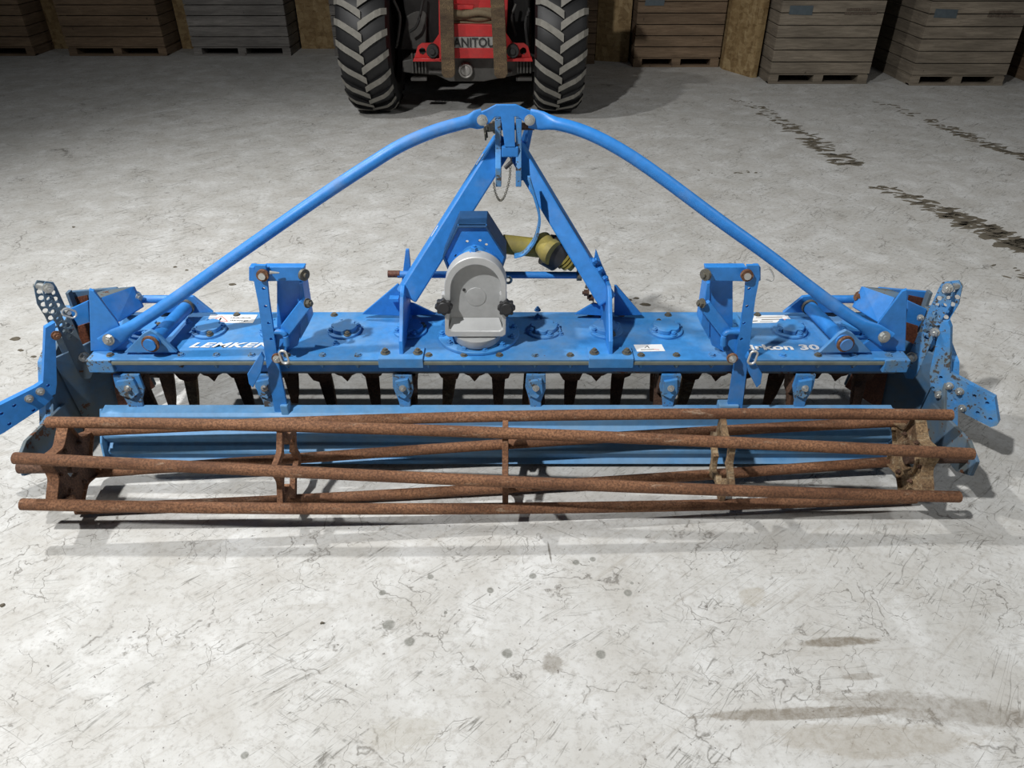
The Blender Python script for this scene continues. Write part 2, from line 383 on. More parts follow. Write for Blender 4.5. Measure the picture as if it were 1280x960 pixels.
# --- gear trough
bm = nb()
prism(bm, [(DL,DF+.012,DZ-.008),(DL,DF+.03,.345),(DL,DF+.07,.325),(DL,DB-.07,.325),(DL,DB-.03,.345),(DL,DB-.012,DZ-.008)], (DR_-DL,0,0))
trough = obj('gear_trough', bm, 'grimy', harrow, .003)
bm = nb(); box(bm, (DL,DF-.002,DZ-.022),(DR_,DF+.026,DZ-.0075)); obj('trough_flange', bm, 'edge', trough, .003)
bm = nb(); prism(bm, [(DL+.001,DF+.010,DZ-.026),(DL+.001,DF+.022,.358),(DL+.001,DF+.032,.358),(DL+.001,DF+.024,DZ-.026)], (DR_-DL-.002,0,0)); obj('front_wall', bm, 'blue', trough, .001)
bm = nb(); box(bm, (DL,DF,DZ-.007), (DR_,DB,DZ)); cover = obj('trough_cover', bm, 'deck', harrow, .0015)
x = 137
while x < 1125:
    p = PZ(x, 445, DZ)
    if not any(abs(x-q) < 12 for q in (192,1055)):
        b_ = nb(); hexbolt(b_, (p.x, DF+.028, DZ-.001), (0,0,1), .0095, .005, stub=0); obj('bolt', b_, rnd.choice(['dirtybolt','dirtybolt','worn']), cover)
        b_ = nb(); hexbolt(b_, (p.x, DF+.012, DZ-.022), (0,0,-1), .009, .008); obj('nut', b_, 'worn', trough)
    x += 44.3
for x in (298,376,419,738,776,834,945):
    p = PZ(x, 391, DZ); b_ = nb(); hexbolt(b_, (p.x, DB-.025, DZ-.001), (0,0,1), .0100, .006, stub=0); obj('bolt', b_, 'dirtybolt', cover)
for px, py in ((236,403),(420,430),(700,418),(672,397),(672,388)):
    p = PZ(px, py, DZ); b_ = nb(); hexbolt(b_, p, (0,0,1), .009, .007); obj('bolt', b_, 'deck', cover)
# --- rotor bearing caps
capx = [182,262,346,431,513,0,680,757,832,903,987,1066]
for i, px in enumerate(capx):
    if not px: continue
    c = PZ(px, 414, DZ); bm = nb()
    tube(bm, [c, c+Vector((0,0,.009)), c+Vector((0,0,.010))], .06, 30, rs=[.060,.060,.057])
    # lobed raised boss: waist between bolts
    pts = []
    for k in range(48):
        a = 2*PI*k/48; r = .040+.009*math.cos(4*(a-.75)); r = .046-.010*max(0, math.cos(4*(a-.4)))**2
        pts.append(c+Vector((r*math.cos(a), r*math.sin(a), .010)))
    prism(bm, pts, (0,0,.016)); cap = obj('bearing_cap', bm, 'deck', harrow, .0015, True)
    for k in range(4):
        a = .4+PI/2*k; b_ = nb(); hexbolt(b_, c+Vector((.048*math.cos(a), .048*math.sin(a), .010)), (0,0,1), .0090, .009, stub=.003); obj('bolt', b_, rnd.choice(['deck','dirtybolt','deck','deck']), cap)
# --- rotors with tines
rotx = [190,270,350,435,512,594,668,744,826,893,983,1042]
YR = (DF+DB)/2
for i, px in enumerate(rotx):
    c = PY(px, 470, YR); cx = c.x; wide = (i % 2 == 1); ang = (0 if wide else PI/2) + rnd.uniform(-.12,.12)
    bm = nb(); tube(bm, [(cx,YR,.33),(cx,YR,.30),(cx,YR,.275),(cx,YR,.25)], .05, 18, rs=[.055,.05,.05,.012])
    rot = Matrix.Translation((cx,YR,0)) @ Matrix.Rotation(ang, 4, 'Z')
    # scalloped holder arm
    prof = [(-.138,.335),(-.140,.285),(-.122,.250),(-.095,.238),(-.062,.246),(-.050,.280),(-.035,.284),(0,.236),(.035,.284),(.048,.276),(.066,.252),(.092,.244),(.124,.256),(.136,.290),(.132,.335)]
    pts = [rot @ Vector((a, -.028, z)) for a, z in prof]; prism(bm, pts, rot.to_3x3() @ Vector((0,.056,0)))
    rotor = obj('rotor', bm, 'rustdark', harrow, .003, False)
    for sgn in (-1, 1):
        bm = nb(); fr = Matrix.Translation((cx,YR,0)) @ Matrix.Rotation(ang+(PI if sgn<0 else 0), 4, 'Z') @ Matrix.Translation((.088,0,.3)) @ Matrix.Rotation(rnd.uniform(-.10,.16), 4, 'Y') @ Matrix.Rotation(rnd.uniform(-.1,.1), 4, 'X') @ Matrix.Rotation(rnd.uniform(-.35,.35), 4, 'Z') @ Matrix.Translation((-.088,0,-.3))
        # blade: flat bar tapering to the tip, trailing sideways
        secs = [(.30,.034,.009,0),(.24,.034,.010,0),(.17,.030,.0095,.004),(.10,.023,.008,.010),(.04,.013,.006,.018)]
        rings = []
        for z, w, t, sl in secs:
            rings.append([bm.verts.new(fr @ Vector((.088+(.03-sl)*.2+sl*.3+dx, dy+sl, z))) for dx, dy in (((-t),-w),((t),-w*.8),((t),w*.8),((-t),w))] if not wide else
                         [bm.verts.new(fr @ Vector((.088+sl*.4+dx, dy, z))) for dx, dy in ((-w*.72,-t),(w*.72,-t),(w*.72,t),(-w*.72,t))])
        for a, b in zip(rings[:-1], rings[1:]):
            for k in range(4): bm.faces.new((a[k], a[(k+1)%4], b[(k+1)%4], b[k]))
        bm.faces.new(rings[0]); bm.faces.new(rings[-1])
        front = (not wide) and (fr @ Vector((1,0,0)) - fr @ Vector((0,0,0))).y < 0
        obj('tine', bm, 'rustdark' if not (wide and sgn < 0 and i % 4 == 1) else 'mudrust', rotor, .003)
        if front and i in (0,2,4,6,8,10):
            # blue stone-guard plate bolted in front of the trough edge
            zc = DF+.012; bm = nb(); w0 = .033 if i else .045
            prism(bm, [(cx-w0,zc,.350),(cx+w0,zc,.350),(cx+w0*1.05,zc,.29),(cx+w0*.62,zc-.004,.245),(cx+w0*.5,zc-.008,.16),(cx-w0*.25,zc-.008,.15),(cx-w0*.62,zc-.004,.245),(cx-w0*1.1,zc,.30)], (0,.012,0))
            prism(bm, [(cx-w0*.75,zc-.012,.33),(cx+w0*.6,zc-.012,.34),(cx+w0*.75,zc-.012,.285),(cx+w0*.1,zc-.018,.262),(cx-w0*.8,zc-.014,.275)], (0,.012,0))
            g = obj('stone_guard', bm, 'worn', harrow, .002)
            b_ = nb(); hexbolt(b_, (cx,zc-.012,.305), (0,-1,0), .009, .008); obj('bolt', b_, 'zinc', g)

bm = nb(); box(bm, (DL+.15,DB-.06,.300),(DR_-.15,DB+.10,.308)); shade_gd = obj('shade_guard', bm, 'grimy', harrow, .002)  # unseen guard, added to darken the floor under the deck
bm = nb(); box(bm, (DL+.15,DB+.125,.292),(DR_-.15,DB+.165,.308)); obj('shade_guard_bar', bm, 'grimy', shade_gd, .002)  # added too; the gap before it leaves a bright line on the floor
for k in range(4):
    xx = DL+.25+k*(DR_-DL-.5)/3; bm = nb(); box(bm, (xx-.02,DB+.02,.308),(xx+.02,DB+.165,.314)); obj('shade_guard_strap', bm, 'grimy', shade_gd, .001)
# --- stickers and lettering on the deck
def decal(pts, mat, name='sticker', dz=.0008):
    bm = nb(); prism(bm, [PZ(a, b, DZ+dz) for a, b in pts], (0,0,.0006)); return obj(name, bm, mat, harrow)
s1 = decal([(257,403.5),(263,393.5),(322,393.5),(316,404)], 'white')
bm = nb()
tri = [PZ(264,401.8,DZ+.0018), PZ(276.5,394.8,DZ+.0018), PZ(284.5,401.5,DZ+.0018)]
for a, b in ((0,1),(1,2),(2,0)): beam(bm, tri[a], tri[b], .003, .0006)
obj('warning_triangle', bm, 'redink', s1)
bm = nb(); beam(bm, PZ(276.2,397,DZ+.002), PZ(274.6,400.4,DZ+.002), .006, .0006); obj('warning_symbol', bm, 'ink', s1)
p = PZ(288,398.2,DZ+.0015); obj('sticker_text', text_bm('Umlaufende', .0150, p, (1,0,0), (0,1,0), .0004, .25, .01, width=.074), 'ink', s1)
p = PZ(287,401.4,DZ+.0015); obj('sticker_text', text_bm('Werkzeuge', .0150, p, (1,0,0), (0,1,0), .0004, .25, .01, width=.066), 'ink', s1)
s2 = decal([(792,431),(827,430.5),(831.5,439),(796.5,439.6)], 'white')
bm = nb(); a, b_, c = PZ(806,435,DZ+.0018), PZ(809,432.3,DZ+.0018), PZ(811.5,435,DZ+.0018)
beam(bm, a, b_, .002, .0005); beam(bm, b_, c, .003, .0005); obj('sticker_symbol', bm, 'ink', s2)
bm = nb(); beam(bm, PZ(801,437,DZ+.0018), PZ(817,436.7,DZ+.0018), .003, .0004); obj('sticker_line', bm, 'mudrust', s2)
bm = nb(); beam(bm, PZ(816,436.5,DZ+.0018), PZ(824,437.1,DZ+.0018), .002, .0004); obj('sticker_line', bm, 'redink', s2)
s3 = decal([(939,404),(943,394.3),(984,394),(992,403)], 'white')
for (a, b_, w, mt) in (((945,397),(978,396.3),.003,'mudrust'),((952,399.5),(975,399),.004,'stencil'),((950,402),(966,401.8),.002,'ink'),((976,399.5),(985,399),.005,'redink'),((941,401.5),(947,401),.004,'ink')):
    bm = nb(); beam(bm, PZ(a[0],a[1],DZ+.0018), PZ(b_[0],b_[1],DZ+.0018), w, .0004); obj('sticker_line', bm, mt, s3)
p = PZ(236,434.3,DZ+.001); q = PZ(341,434.3,DZ); obj('lettering', text_bm('LEMKEN', .044, p, (1,0,0), (0,1,0), .001, .35, .030, width=q.x-p.x, space=1.08), 'letter', harrow)
p = PZ(921,437.2,DZ+.001); q = PZ(1025.5,437.2,DZ); obj('lettering', text_bm('Zirkon 30', .046, p, (1,0,0), (0,1,0), .001, 0, .034, width=q.x-p.x), 'letter', harrow)

# --- headstock
YB, YT = 2.30, 2.56
def leg(px0, py0, px1, py1, w):
    a = PY(px0, py0, YB); b = PY(px1, py1, YT); d = (b-a).normalized()
    f = Vector((0,-1,0)); f = (f - d*f.dot(d)).normalized()      # face normal, towards the camera
    bm = nb(); beam(bm, a - f*.038, b - f*.038, w, .076, up=f); return bm
lg = obj('mast_leg', leg(509,372,634,174,.072), 'blue', harrow, .006)
rg = obj('mast_leg', leg(758,378,640,182,.060), 'blue', harrow, .006)
# small white decals on the left leg outer side
def legdecal(px, py, w, h, text=None):
    a = PY(509,372,YB); b = PY(634,174,YT); d = (b-a).normalized()
    f = Vector((0,-1,0)); f = (f - d*f.dot(d)).normalized(); s = d.cross(f).normalized()
    if s.x > 0: s = -s
    t = (py-372)/(174-372); c = a + (b-a)*t - f*.036 + s*.0365
    bm = nb(); prism(bm, [c-d*w-f*h, c+d*w-f*h, c+d*w+f*h, c-d*w+f*h], s*.0008); return bm
obj('sticker', legdecal(0,206,.022,.008), 'letter', lg); obj('sticker', legdecal(0,296,.022,.005), 'letter', lg)
bm = nb(); beam(bm, PY(664,150,YT+.05), PY(655,196,YT+.10), .02, .02); obj('rear_stay', bm, 'blue', harrow, .003)
bm = nb(); tube(bm, crom([PY(664,150,YT+.08), PY(653,185,2.62), PY(650,225,2.6)], 4), .012, 8); obj('rear_stay', bm, 'blue', harrow)
# cheek plates
for px in (623, 648.5):
    x0 = PY(px, 190, 2.50).x; s = -1 if px < 640 else 1; bm = nb()
    zt = PY(px,148,2.50).z; zb = PY(px,230,2.50).z
    prism(bm, [(x0-.010,2.49,zt),(x0-.010,2.50,zt-.10),(x0-.010,2.47,zt-.155),(x0-.010,2.47,zb),(x0-.010,2.53,zb-.005),(x0-.010,2.60,zb+.10),(x0-.010,2.62,zt-.02),(x0-.010,2.56,zt+.01)], (.019,0,0))
    obj('cheek_plate', bm, 'worn', harrow, .002)
YH = 2.485
def P3(l, Y): return [PY(a, b, Y) for a, b in l]
bm = nb(); prism(bm, P3([(597,142),(608,137.5),(620,131),(645,131),(658,137),(674,143),(672,158),(660,157),(648,146),(643,146),(644,184),(631,184),(626,146),(619,146),(611,155),(598,158)], YH), (0,.012,0))
hp = obj('head_plate', bm, 'blue', harrow, .002)
bm = nb(); box(bm, (PY(627,190,YH).x, YH+.002, PY(635,197,YH).z), (PY(648,190,YH).x, YH+.06, PY(635,184,YH).z)); obj('head_crossbar', bm, 'blue', harrow, .003)
# dark pin assembly behind the head plate
bm = nb(); cyl(bm, PY(608,158,2.55), PY(668,158,2.55), .012); obj('top_link_pin', bm, 'rustdark', harrow, 0, True)
bm = nb(); hexbolt(bm, PY(618,159,2.52), (-1,-.4,0), .015, .02); cyl(bm, PY(606,158,2.52), PY(608,172,2.52), .006, 10); ringtube(bm, PY(607,170,2.52), (1,0,0), .012, .003); obj('pin_clip', bm, 'dirtybolt', harrow)
# --- brace tubes
def brace(pts, Y0, Y1):
    n = len(pts); L = [0]
    for i in range(1, n): L.append(L[-1]+math.hypot(pts[i][0]-pts[i-1][0], pts[i][1]-pts[i-1][1]))
    p3 = crom([PY(a, b, Y0+(Y1-Y0)*(l/L[-1])) for (a, b), l in zip(pts, L)], 6)
    m = len(p3); sq = []
    for i in range(m):
        t = i/(m-1); e = min(t/.085, (1-t)/.075, 1.0); e = max(0, min(1, (e-.45)/.45))
        sq.append((.32+.68*e, 1.5-.5*e))
    bm = nb(); tube(bm, p3, .0205, 16, sq=[(a, b) for a, b in sq]); return bm, p3
YF = 2.15
for nm, pts, p0 in (('l', [(130,431),(180,399),(225,369),(300,316),(400,246.5),(460,207),(500,182.5),(540,165),(575,154.5),(603,148)], (150,415)),
                ('r', [(1110,425),(1060,394),(1015,361),(960,319),(900,276),(830,224),(785,193),(745,171),(710,158),(662,148)], (1090,412))):
    bm, p3 = brace(pts, 2.152, YH-.018)
    br = obj('brace_tube', bm, 'blue', harrow, 0, True)
    b_ = nb(); hexbolt(b_, p3[-1]+Vector((0,-.012,-.002)), (0,-1,0), .013, .009); obj('bolt', b_, 'zinc', br)
    q = PY(*((136,424.5) if nm == 'l' else (1105,421)), 2.143)
    b_ = nb(); hexbolt(b_, q, (0,-1,.25), .015, .010); obj('bolt', b_, 'zinc', br)
# --- headstock base brackets
def foot(px, m):
    s = 1 if px < 640 else -1
    x0 = PZ(px, 440, DZ).x; bm = nb()
    zt = PY(px, 362, 2.29).z
    prism(bm, [(x0-.007,DF+.02,DZ+.001),(x0-.007,DF+.035,DZ+.05),(x0-.007,2.22,DZ+.12),(x0-.007,2.255,zt-.01),(x0-.007,2.30,zt+.01),(x0-.007,2.36,zt),(x0-.007,DB-.01,DZ+.001)], (.014,0,0))
    ft = obj('headstock_bracket', bm, 'blue', harrow, .003)
    bm = nb(); box(bm, (x0-.075,DF-.003,DZ+.0005),(x0+.075,DF+.07,DZ+.008)); box(bm, (x0-.075,DF-.006,DZ-.03),(x0+.075,DF+.0,DZ+.006)); obj('foot_plate', bm, 'deck', ft, .0015)
    for dx in (-.055,.055):
        b_ = nb(); hexbolt(b_, (x0+dx,DF+.03,DZ+.008), (0,0,1), .012, .009); obj('bolt', b_, 'dirtybolt', ft)
    Yg = DB-.06; bm = nb()
    if s > 0: L = [(452,393),(497,355),(502,360),(502,395)]; Rr = [(510,378),(518,380),(545,393),(510,395)]
    else: L = [(718,393),(742,379),(753,382),(757,395)]; Rr = [(768,357),(771,357),(803,394),(768,395)]
    for l in (L, Rr):
        bm = nb(); a = P3(l, Yg)
        for v in a: v.z = max(v.z, DZ+.002)
        prism(bm, a, (0,.010,0)); obj('gusset', bm, 'blue', ft, .002)
foot(503, 0); foot(762, 0)
b_ = nb(); box(b_, PY(486,374,2.36), PY(500,371,2.40)+Vector((0,.01,0))); obj('bracket_tab', b_, 'blue', harrow)
# cross rod of the lower link
YX = 2.44
bm = nb(); cyl(bm, PY(497,343,YX), PY(722,344,YX), .0125); rod = obj('hitch_rod', bm, 'blue', harrow, 0, True)
bm = nb(); cyl(bm, PY(485,342.5,YX), PY(500,342.5,YX), .0125); obj('rod_end', bm, 'rustbright', rod, 0, True)
bm = nb(); cyl(bm, PY(721,344,YX), PY(727,344,YX), .020); obj('rod_collar', bm, 'dirtybolt', rod, 0, True)
bm = nb(); prism(bm, P3([(501,360),(503,345),(507,312),(511,312),(513,330),(513,355)], YX+.01), (0,.012,0)); obj('link_bracket', bm, 'blue', harrow, .002)
for pts in ([(728,343),(735,352),(733,360)],):
    b_ = nb(); tube(b_, P3(pts, 2.40), .006, 8); obj('linch_pin', b_, 'dirtybolt', harrow)
for px, py in ((736,366),(742,372)):
    b_ = nb(); hexbolt(b_, PY(px,py,2.38), (-1,0,0), .012, .014); obj('bolt', b_, 'rustdark', harrow)
for px, py in ((741,327),(748,338),(754,349)):
    b_ = nb(); hexbolt(b_, PY(px,py,2.36), (.6,-.2,.5), .011, .01); obj('bolt', b_, 'blue', harrow)
bm = nb(); prism(bm, P3([(745,312),(752,330),(762,352),(757,356),(742,330)], 2.37), (0,.012,0)); obj('link_bracket', bm, 'blue', harrow, .002)
# --- gearbox
YG = 2.17
gb_c = PY(594,373,YG)
bm = nb(); c0 = PZ(597,432,DZ)
tube(bm, [(c0.x,YR,DZ+.001),(c0.x,YR,DZ+.012),(c0.x,YR,DZ+.014)], .145, 48, rs=[.145,.145,.140]); 
tube(bm, [(c0.x,YR,DZ+.012),(c0.x,YR,DZ+.05)], .105, 40, rs=[.112,.105]); gear = obj('gearbox_housing', bm, 'deck', harrow, .002, True)
for k in range(12):
    a = 2*PI*k/12+.2; b_ = nb(); hexbolt(b_, (c0.x+.129*math.cos(a), YR+.129*math.sin(a), DZ+.013), (0,0,1), .010, .008); obj('bolt', b_, 'deck', gear)
def arch(cxp, topy, rx, boty, hw, n=26, Y=YG):
    """outline: semicircular top, straight sides, pixel frame"""
    pts = []
    ry = rx*.98
    for k in range(n+1):
        a = PI - PI*k/n; pts.append((cxp+rx*math.cos(a), topy+ry-ry*math.sin(a)))
    pts += [(cxp+hw, boty-3), (cxp+hw-4, boty), (cxp-hw+4, boty), (cxp-hw, boty-3)]
    return [PY(a, b, Y) for a, b in pts]
outer = arch(594.3,321.5,39,421.5,38); inner = arch(594.8,331.5,31.5,414,34)
bm = nb(); v0 = outer; v1 = inner; n = len(outer)
def ringplate(bm, A, B, vec):
    vec = Vector(vec); a = [bm.verts.new(p) for p in A]; b = [bm.verts.new(p) for p in B]; c = [bm.verts.new(p+vec) for p in A]; d = [bm.verts.new(p+vec) for p in B]; n = len(A)
    for i in range(n):
        j = (i+1)%n
        bm.faces.new((a[i],a[j],b[j],b[i])); bm.faces.new((c[j],c[i],d[i],d[j])); bm.faces.new((a[j],a[i],c[i],c[j])); bm.faces.new((b[i],b[j],d[j],d[i]))
ringplate(bm, outer, inner, (0,.055,0))
gcover = obj('gearbox_cover', bm, 'alu', harrow, .003, True)
bm = nb(); prism(bm, [p+Vector((0,.05,0)) for p in [PY(a, b, YG) for a, b in [(563,331)]]] and [p+Vector((0,.028,0)) for p in inner], (0,.012,0)); obj('cover_panel', bm, 'alud', gcover, 0, True)
bm = nb(); cc = PY(595,371,YG+.028); tube(bm, [cc, cc+Vector((0,-.0015,0)), cc+Vector((0,-.002,0))], .032, 40, rs=[.034,.033,.030]); obj('cover_boss', bm, 'alud', gcover, 0, True)
b_ = nb(); q = PY(580,362,YG+.028); cyl(b_, q, q+Vector((0,-.004,0)), .005, 10); obj('plug', b_, 'ink', gcover)
# sloped shelf at the bottom of the cover
bm = nb(); a, b, c, d = PY(565,397,YG+.027), PY(624,397,YG+.027), PY(630,416,YG+.002), PY(559,416,YG+.002)
prism(bm, [a, b, c, d], (0,.002,-.014)); obj('cover_shelf', bm, 'alu', gcover, .001)
# drum behind the cover, gear pot underneath
bm = nb(); dc = PY(594.3,361,YG+.02); tube(bm, [(dc.x,YG+.05,dc.z),(dc.x,YR+.06,dc.z)], .094, 40, rs=[.097,.090]); drum = obj('gearbox_body', bm, 'blue', gear, .002, True)
bm = nb(); box(bm, (dc.x-.085,YG+.055,DZ+.03),(dc.x+.085,YR+.06,dc.z)); obj('gearbox_base', bm, 'blue', gear, .01)
bm = nb(); pc = PY(596,421,YG+.01); tube(bm, [(pc.x,YG+.055,pc.z),(pc.x,YG+.055,pc.z-.024),(pc.x,YG+.055,pc.z-.042),(pc.x,YG+.055,DZ+.016)], .08, 36, rs=[.083,.080,.064,.045]); obj('gear_pot', bm, 'alud', gcover, 0, True)
# star knobs
def knob(px, py):
    c = PY(px, py, YG-.012); bm = nb(); pts = []
    for k in range(64):
        a = 2*PI*k/64; r = .0270+.0028*math.cos(8*a); pts.append(c+Vector((r*math.cos(a), 0, r*math.sin(a))))
    prism(bm, pts, (0,.022,0)); cyl(bm, c+Vector((0,.02,0)), c+Vector((0,.06,0)), .008)
    cyl(bm, c+Vector((0,-.004,0)), c+Vector((0,.001,0)), .019, 24, .021)
    k_ = obj('star_knob', bm, 'black', gcover, .002, True)
knob(554.5,385); knob(633,386.5)
for px, s in ((557,-1),(629,1)):
    bm = nb(); q = PY(px, 371, YG+.01); box(bm, (q.x-.012,YG+.004,q.z-.03),(q.x+.012,YG+.03,q.z+.012)); obj('cover_lug', bm, 'alu', gcover, .003)
b_ = nb(); q = PY(635,350,YG+.07); ringtube(b_, q, (0,1,0), .011, .0045, sdir=(1,0,0)); cyl(b_, q+Vector((-.03,0,0)), q+Vector((-.01,0,0)), .006, 8); obj('eye_bolt', b_, 'worn', gear, 0, True)
b_ = nb(); q = PY(593,315,YG+.05); hexbolt(b_, q, (0,0,1), .012, .014); obj('bolt', b_, 'blue', gear)
# PTO guard funnel
YP = 2.30
front = P3([(572,283),(608,283),(633,322),(625,346),(563,346),(553,322)], YP)
back = [p+Vector((0,.13,0)) for p in front]
bm = nb(); cen = sum(front, Vector())/6
inn = [cen+(p-cen)*.93 for p in front]
ringplate(bm, front, inn, (0,.14,0)); guard = obj('shaft_guard', bm, 'navy', gear, .002)
bm = nb(); plate_holes(bm, [p+Vector((0,.01,0)) for p in front], (0,.008,0), [PY(a, b, YP+.01) for a, b in ((584,302),(600,301),(608,306),(614,321),(570,320))], .0055); obj('guard_plate', bm, 'blue', guard)
bm = nb(); q = PY(594,326,YP); cyl(bm, (q.x,YP-.065,q.z), (q.x,YP+.02,q.z), .052, 30); obj('input_flange', bm, 'deck', gear, .003, True)
# --- PTO shaft resting sideways behind the headstock
bm = nb(); a = PY(628,305,2.47); b = PY(683,311,2.47); cyl(bm, a, b, .034, 22); pto = obj('drive_shaft_guard_tube', bm, 'yellow', harrow, 0, True)
bm = nb(); d = (b-a).normalized(); tube(bm, [b-d*.012, b+d*.012, b+d*.03, b+d*.055, b+d*.058], .05, 28, rs=[.034,.052,.052,.066,.064]); obj('shaft_guard_cone', bm, 'black', pto, 0, True)
c = PY(687,311,2.42); 
bm = nb(); tube(bm, [c+Vector((-.03,.03,.02)), c+Vector((-.005,-.015,0)), c+Vector((.0,-.02,0)), c+Vector((.012,-.03,-.004))], .036, 26, rs=[.036,.040,.046,.044]); obj('bearing_ring', bm, 'yellow', pto, 0, True)
bm = nb(); tube(bm, [PY(686,312,2.44), PY(700,322,2.44)], .058, 26, rs=[.060,.055]); obj('rubber_cone', bm, 'black', pto, 0, True)
for k in range(3):
    bm = nb(); e = PY(703+k*3.2, 322+k*3.0, 2.42); dd = (PY(712,331,2.42)-PY(700,320,2.42)).normalized(); tube(bm, [e, e+dd*.008], .03, 22, rs=[.034-.002*k,.034-.002*k]); obj('coupling_ring', bm, 'yellow', pto, 0, True)
bm = nb(); cyl(bm, PY(709,329,2.42), PY(716,334,2.42), .017); obj('yoke', bm, 'yellow', pto, 0, True)
b_ = nb(); q = PY(684,313,2.40)+Vector((0,-.018,0)); cyl(b_, q, q+Vector((0,-.003,0)), .008, 12); obj('grease_hole', b_, 'ink', pto)
bm = nb(); pts = crom(P3([(661,222),(668,245),(674,268),(673,285),(667,302),(655,316),(644,320)], 2.42), 5)
for i in range(len(pts)-1): pass
rings = []
for p in pts: rings.append([bm.verts.new(p+Vector(o_)) for o_ in ((-.004,-.02,0),(.004,-.02,0),(.004,.02,0),(-.004,.02,0))])
for i, (a_, b_) in enumerate(zip(rings[:-1], rings[1:])):
    for k in range(4): bm.faces.new((a_[k], a_[(k+1)%4], b_[(k+1)%4], b_[k]))
bm.faces.new(rings[0]); bm.faces.new(rings[-1]); bmesh.ops.scale(bm, vec=(1,1,1), verts=bm.verts); 
obj('shaft_cradle', bm, 'worn', harrow)
# --- chain with locking pin
pts = crom(P3([(617,227),(619,240),(624,250),(629,248),(634,236),(637,222),(638,208)], 2.46), 6)
bm = nb(); L = 0; i = 0
for k in range(0, len(pts)-1, 1):
    a, b = pts[k], pts[k+1]; c = (a+b)/2; d = (b-a)
    ax = Vector((0,1,0)) if k % 2 else d.cross(Vector((0,1,0)))
    ringtube(bm, c, ax, .0032, .0011, 10, 5, stretch=max(.001, d.length*.30), sdir=d)
obj('chain', bm, 'dirtybolt', harrow)
b_ = nb(); cyl(b_, PY(631.5,210,2.46), PY(640,202,2.46), .007, 12); cyl(b_, PY(639,204,2.46), PY(639,197,2.46), .003, 8); obj('locking_pin', b_, 'black', harrow, 0, True)

# --- levelling rail between tines and roller
xl, xr = PY(132,518,2.12).x, PY(1113,518,2.12).x
prof = [(2.135,.222),(2.095,.215),(2.085,.205),(2.088,.165),(2.062,.140),(2.062,.128),(2.078,.100),(2.054,.078),(2.054,.066),(2.068,.036),(2.050,.022),(2.058,.016),(2.082,.036),(2.072,.066),(2.094,.100),(2.080,.132),(2.104,.162),(2.104,.200),(2.135,.208)]
bm = nb(); prism(bm, [(xl,y,z) for y, z in prof], (xr-xl,0,0)); rail = obj('levelling_bar', bm, 'rail', harrow, .002)
for xx, s in ((xl,1),(xr,-1)):
    bm = nb(); prism(bm, [(xx,2.15,.20),(xx,2.11,.222),(xx,2.045,.12),(xx,2.03,.05),(xx,2.05,.012),(xx,2.13,.012)], (s*-.008,0,0)); obj('end_plate', bm, 'rail', rail, .002)

